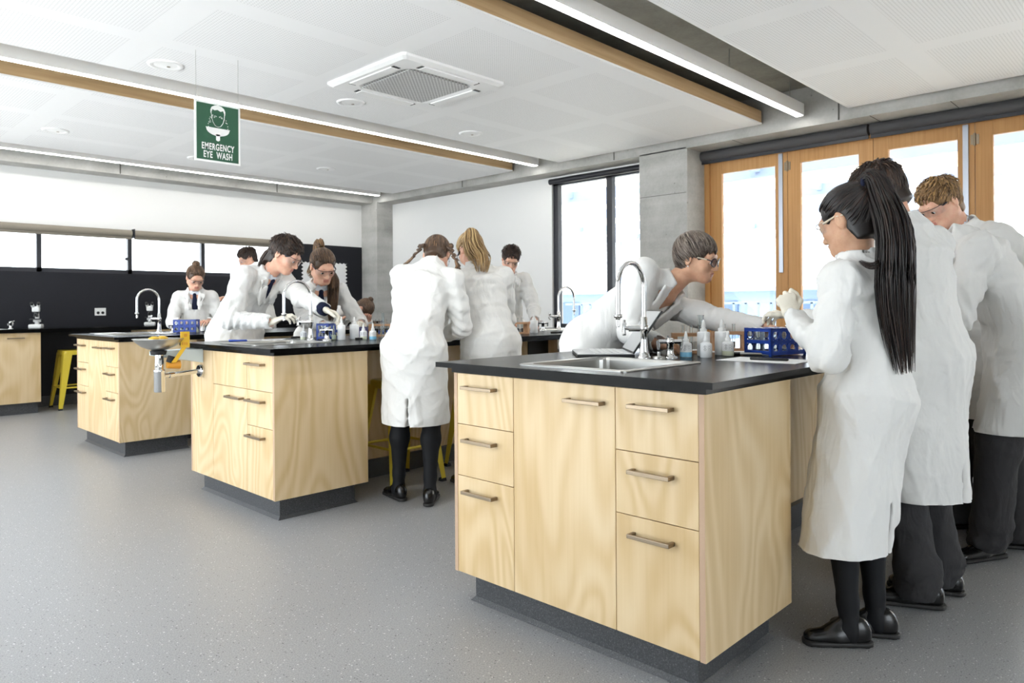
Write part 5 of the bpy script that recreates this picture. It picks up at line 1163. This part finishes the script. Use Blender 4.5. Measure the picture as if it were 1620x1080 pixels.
# ------------------------------------------------------------------ who stands where
PEOPLE = dict(
 ponytail=dict(H=1.51, hemdir=(-.06, .055), hw=.195, handL=dict(curl=(62, 75, 45), tcurl=45), ventx=.06, hip=(2.52, .815), yaw=76, lean=(-2, 3), side=0, neck=14, head=(18, 0, 0), twist=0, hem=.31,
   wrL=(2.400, 1.01, 1.07), elL=(-.3, .1, -1), hdL=(-.1, .25, 1), wrR=(2.78, 1.16, 1.06), elR=(.5, -.2, -.8), ftL=(2.44, .84), ftR=(2.57, .80), fdL=128, fdR=118),
 darkboy=dict(H=1.70, hip=(2.97, .77), yaw=74, lean=(2, 10), side=0, neck=34, head=(32, 20, 0), twist=0, hem=.40,
   wrL=(2.92, 1.15, 1.02), wrR=(3.14, 1.10, 1.0), elR=(.6, -.9, -.5), ftL=(2.93, .76), ftR=(3.12, .74), fdL=115, fdR=110),
 bentboy=dict(H=1.76, hip=(3.72, .56), yaw=112, lean=(20, 40), side=0, neck=105, head=(92, 8, 0), twist=0, hem=.56,
   wrL=(3.42, 1.02, 1.06), wrR=(3.70, 1.18, .98), elL=(-.2, -.4, -.9), ftL=(3.69, .69), ftR=(3.93, .62), fdL=150, fdR=115),
 blondboy=dict(H=1.80, hip=(4.13, .82), yaw=150, lean=(3, 14), side=0, neck=50, head=(34, -6, 0), twist=0, hem=.56,
   wrL=(3.80, .62, 1.12), wrR=(3.86, 1.12, 1.0), ftL=(4.14, .72), ftR=(4.08, .90), fdL=150, fdR=140),
 teacher=dict(H=1.70, vee=.17, hip=(2.86, 2.22), yaw=-64, lean=(48, 60), side=0, neck=54, head=(12, -14, 4), twist=-30, hem=.45,
   spin=20, wrR=(2.70, 1.72, .935), elR=(-.3, -.1, -1), hdR=(.45, -.88, -.12), wrL=(3.10, 1.40, 1.0), elL=(.5, .1, -.3), hdL=(.2, -1, -.35), ftL=(2.95, 2.36), ftR=(2.74, 2.40)),
 plaits=dict(H=1.66, hip=(2.53, 3.22), yaw=36, lean=(14, 28), side=6, neck=58, head=(52, 4, 0), twist=0, hem=.45,
   wrL=(2.72, 3.62, .99), elL=(-.1, -.3, -1), wrR=(2.86, 3.36, .93), elR=(.1, -.5, -1), ftL=(2.52, 3.36), ftR=(2.58, 3.15), fdL=80, fdR=40),
 goldentail=dict(H=1.66, hip=(3.06, 3.14), yaw=66, lean=(14, 24), side=-3, neck=40, head=(40, 12, 0), twist=0, hem=.45,
   wrL=(3.0, 3.58, 1.0), wrR=(3.3, 3.5, 1.0), ftL=(2.98, 3.30), ftR=(3.12, 3.12)),
 windowboy=dict(H=1.74, hip=(4.90, 4.84), yaw=-122, lean=(12, 24), side=0, neck=36, head=(32, -8, -6), hem=.45,
   wrL=(4.80, 4.36, .97), wrR=(4.50, 4.44, .99)),
 mulletboy=dict(H=1.76, hip=(2.22, 4.78), yaw=-70, lean=(24, 46), side=0, neck=60, head=(32, 18, 0), twist=0, hem=.45,
   wrL=(2.496, 4.04, 1.07), elL=(.2, .3, -1), hdL=(.55, -.7, -.35), wrR=(2.238, 4.287, 1.02), elR=(-.6, .3, -.6), hdR=(.5, -.5, .3)),
 browntail=dict(H=1.60, hip=(2.88, 4.85), yaw=-112, lean=(16, 32), side=0, neck=38, head=(30, 14, 4), hem=.45,
   wrL=(2.95, 4.36, .99), wrR=(2.66, 4.36, .985)),
 bungirl=dict(H=1.56, hip=(2.96, 7.24), yaw=-118, lean=(6, 16), side=0, neck=30, head=(30, 20, 0), hem=.45,
   wrL=(2.95, 6.92, .98), wrR=(2.70, 6.98, .98)),
 wallboy=dict(H=1.82, hip=(3.82, 7.62), yaw=168, lean=(2, 8), side=0, neck=24, head=(28, 0, 0), hem=.45,
   wrL=(3.42, 7.42, 1.2), elL=(-.2, -1, -.5), wrR=(3.5, 7.75, 1.2)),
 headdown=dict(H=1.60, hip=(4.52, 7.28), yaw=-85, lean=(50, 74), side=0, neck=88, head=(80, 30, 0), hem=.45,
   wrL=(4.65, 6.72, .98), wrR=(4.35, 6.80, .98)),
)

# ------------------------------------------------------------------ the people
def tail_from(J, hk, back=-.100, up=.085):
    return J['head'] + hk * (J['hf'] * back + J['hu'] * up)
# girl with the long black ponytail
root, J, hk, shift = person('ponytail', 'person in a long lab coat with a very long black ponytail, at the front bench', 'olive', 'black', 'tied', 'tights', .0065, 11, glasses='safety', gloves=True, extra='clear_arms', hstep=.003)
t0 = tail_from(J, hk, -.088, .100); f, r, u = J['hf'], J['hr'], J['hu']
bk = -J['Fs']
q_ = J['C7'] + bk * .135 - J['Rs'] * .05
pth = [t0, t0 + bk * .035 + u * .012, t0 + bk * .060 - V3(0, 0, .05), q_ + V3(0, 0, .07), q_ - J['Rs'] * .01 - V3(0, 0, .09) + bk * .005, q_ + J['Rs'] * .01 - V3(0, 0, .22), q_ + J['Rs'] * .04 - V3(0, 0, .36)]
shift(ponytail(root, root, pth, [.022, .032, .042, .054, .058, .050, .034], 'black', 5, 330, tipvar=.32))
shift(ponytail(root, root, [J['C7'] + bk * .12 + J['up2'] * .02 - J['Rs'] * .02, J['C7'] + bk * .118 - J['Rs'] * .07 - J['up2'] * .005, J['C7'] + bk * .105 - J['Rs'] * .13 - J['up2'] * .025, J['shL'] + V3(0, 0, .05) + bk * .072], [.009, .012, .011, .005], 'black', 6, 30, name='loose_lock', tipvar=.4, fine=.0022))
o = MB(); o.tube([Vector(t0 + bk * .012 + (r * math.cos(a) + np.cross(r, bk) * math.sin(a)) * .024) for a in [2 * PI * i / 14 for i in range(15)]], .007, 8, 0, False); shift(o.build('hair_tie', M['navy'], root))
# dark haired boy beside her
person('darkboy', 'person in lab coat with short dark hair, standing behind the long black ponytail', 'fair', 'dark', 'short', 'trousers', .007, 12, male=True)
# boy bending forward, head hidden
person('bentboy', 'person bent forward, head hidden behind the dark haired one in charcoal trousers', 'fair', 'brown', 'short', 'trousers', .007, 13, male=True)
person('blondboy', 'person with short sandy blond hair and dark glasses, in profile before the doors', 'fair', 'sandy', 'short', 'trousers', .007, 14, male=True)
root, J, hk, shift = person('teacher', 'person with short greying hair and spectacles, in lab coat, leaning across the front bench', 'tan', 'grey', 'bob', 'trousers', .0065, 21, glasses='round', collar='top', hstep=.0028, coat_amp=.005)
for g in (-1, 1): shift(MB().lathe([(.0005, -.004), (.004, 0), (.0005, .004)], tuple(J['head'] + hk * (J['hr'] * g * .082 - J['hf'] * .006 - J['hu'] * .040)), 10).build('earring', M['white_metal'], root))
# the two girls at the middle bench, backs to the room
root, J, hk, shift = person('plaits', 'person in a white lab coat with two brown plaits, back turned at the middle bench', 'fair', 'brown', 'plaits', 'tights', .008, 31, hstep=.0045)
c, f, r, u = J['head'], J['hf'], J['hr'], J['hu']
for g, dv in ((-1, V3(-.05, .04, -.03)), (1, V3(.03, -.03, -.11))):
    p0 = c + hk * (r * g * .032 + f * .065 + u * .118); p1 = c + hk * (r * g * .070 + f * .01 + u * .098); p2 = c + hk * (r * g * .086 - f * .050 + u * .035); p3 = c + hk * (r * g * .078 - f * .098 - u * .035); sh = J['shR'] if g > 0 else J['shL']
    p4 = J['C7'] * .55 + sh * .45 + J['up2'] * .10 - J['Fs'] * .05; p5 = J['C7'] * .18 + sh * .82 + J['up2'] * .085 - J['Fs'] * .05 - V3(0, 0, .03) if g < 0 else J['C7'] * .25 + sh * .75 - J['Fs'] * .10 + J['up2'] * .07
    if g > 0: tc = V3(-.72, -.69, 0); p3 = p2 - u * .05 * hk - f * .03 + tc * .015; p4 = p3 - V3(0, 0, .06) + r * .03 + tc * .035; p5 = p4 - V3(0, 0, .065) + r * .03 + tc * .03
    shift(braid(root, [p0, p1, p2, p3, p4, p5], .023, 'brown', 3 + g))
root, J, hk, shift = person('goldentail', 'person in lab coat with streaky golden ponytail, back turned beside the plaited girl', 'fair', 'blond', 'tied', 'tights', .008, 32, hstep=.0045)
t0 = tail_from(J, hk, -.060, .105); bk = -J['F']; r = J['hr']; n0 = J['C7']
shift(ponytail(root, root, [t0, t0 + bk * .045 - V3(0, 0, .012), t0 + bk * .075 - V3(0, 0, .08), n0 * .4 + t0 * .6 + bk * .095 - V3(0, 0, .06), n0 + bk * .085 + V3(0, 0, .045) - r * .01, n0 + bk * .115 - V3(0, 0, .03) - r * .02], [.022, .046, .066, .068, .060, .034], 'blond', 8, 300, tipvar=.5))
person('windowboy', 'person in lab coat with tousled dark hair and tie, facing us near the tall window', 'fair', 'dark', 'short', 'trousers', .009, 34, male=True, tie=True, hstep=.005)
root, J, hk, shift = person('mulletboy', 'person with dark mullet in lab coat, reaching over the middle bench in gloves', 'fair', 'dark', 'mullet', 'trousers', .008, 36, male=True, gloves=True, hs=1.05, hstep=.004, tie=True)
w0, wd = J['wrL'], nrm(J['wrL'] - J['elL']); shift(MB().tube([Vector(w0 - wd * .05), Vector(w0 - wd * .045), Vector(w0 + wd * .015), Vector(w0 + wd * .018)], [.036, .044, .041, .034], 18).build('jumper_cuff', M['navy'], root))
root, J, hk, shift = person('browntail', 'person with brown ponytail over one shoulder and navy tie, behind the middle bench', 'fair', 'brown', 'tied', 'tights', .008, 38, gloves=True, tie=True, hstep=.0042, hs=1.06)
c, f, r, u = J['head'], J['hf'], J['hr'], J['hu']; t0 = tail_from(J, hk, -.070, .115)
shift(ponytail(root, root, [t0, t0 - f * .05, c - f * .10 - u * .02 - r * .03, J['C7'] - J['Rs'] * .08 + J['up2'] * .05 - J['Fs'] * .02, J['shL'] * .55 + J['C7'] * .45 + J['up2'] * .07 + J['Fs'] * .06, J['shL'] * .5 + J['C7'] * .5 + J['Fs'] * .135 - J['up2'] * .08, J['shL'] * .5 + J['C7'] * .5 + J['Fs'] * .145 - J['up2'] * .20], [.022, .036, .045, .045, .042, .038, .016], 'brown', 9, 200, tipvar=.3))
shift(ponytail(root, root, [t0, t0 - f * .05 + u * .01, c - f * .11, c - f * .10 - u * .10 + r * .03, J['C7'] + J['Rs'] * .07 + J['up2'] * .04 - J['Fs'] * .05], [.022, .034, .040, .04, .03], 'sandy', 19, 120, tipvar=.2))
root, J, hk, shift = person('bungirl', 'person in lab coat with hair up and navy tie, behind the far bench', 'fair', 'brown', 'tied', 'tights', .010, 40, tie=True, hstep=.005)
def bun(root, J, hk, shift, colour, back, up, rad, seed):
    b0 = tail_from(J, hk, back, up); h = Hair(); rnd = random.Random(seed)
    for k in range(46):
        a, b = rnd.uniform(0, 2 * PI), rnd.uniform(-1.2, 1.2); ax = nrm(V3(rnd.gauss(0, 1), rnd.gauss(0, 1), rnd.gauss(0, 1))); e1 = nrm(np.cross(ax, V3(.2, .5, 1))); e2 = np.cross(ax, e1); R_ = rad * rnd.uniform(.75, 1.0)
        h.lock([b0 + (e1 * math.cos(a + t) + e2 * math.sin(a + t)) * R_ for t in np.linspace(0, 2.2, 7)], [.003, .007, .008, .008, .008, .007, .003], rnd.random(), 5, .8)
    shift(h.build('hair_bun', HR[colour], root))
bun(root, J, hk, shift, 'brown', -.05, .128, .030, 4)
person('wallboy', 'person with short dark hair by the strip windows, half hidden behind the mullet', 'fair', 'dark', 'short', 'trousers', .010, 41, male=True, hstep=.005)
root, J, hk, shift = person('headdown', 'person with a brown topknot, bending head down over the far bench', 'fair', 'brown', 'tied', 'tights', .010, 42, hstep=.005)
bun(root, J, hk, shift, 'brown', -.085, .100, .030, 6)
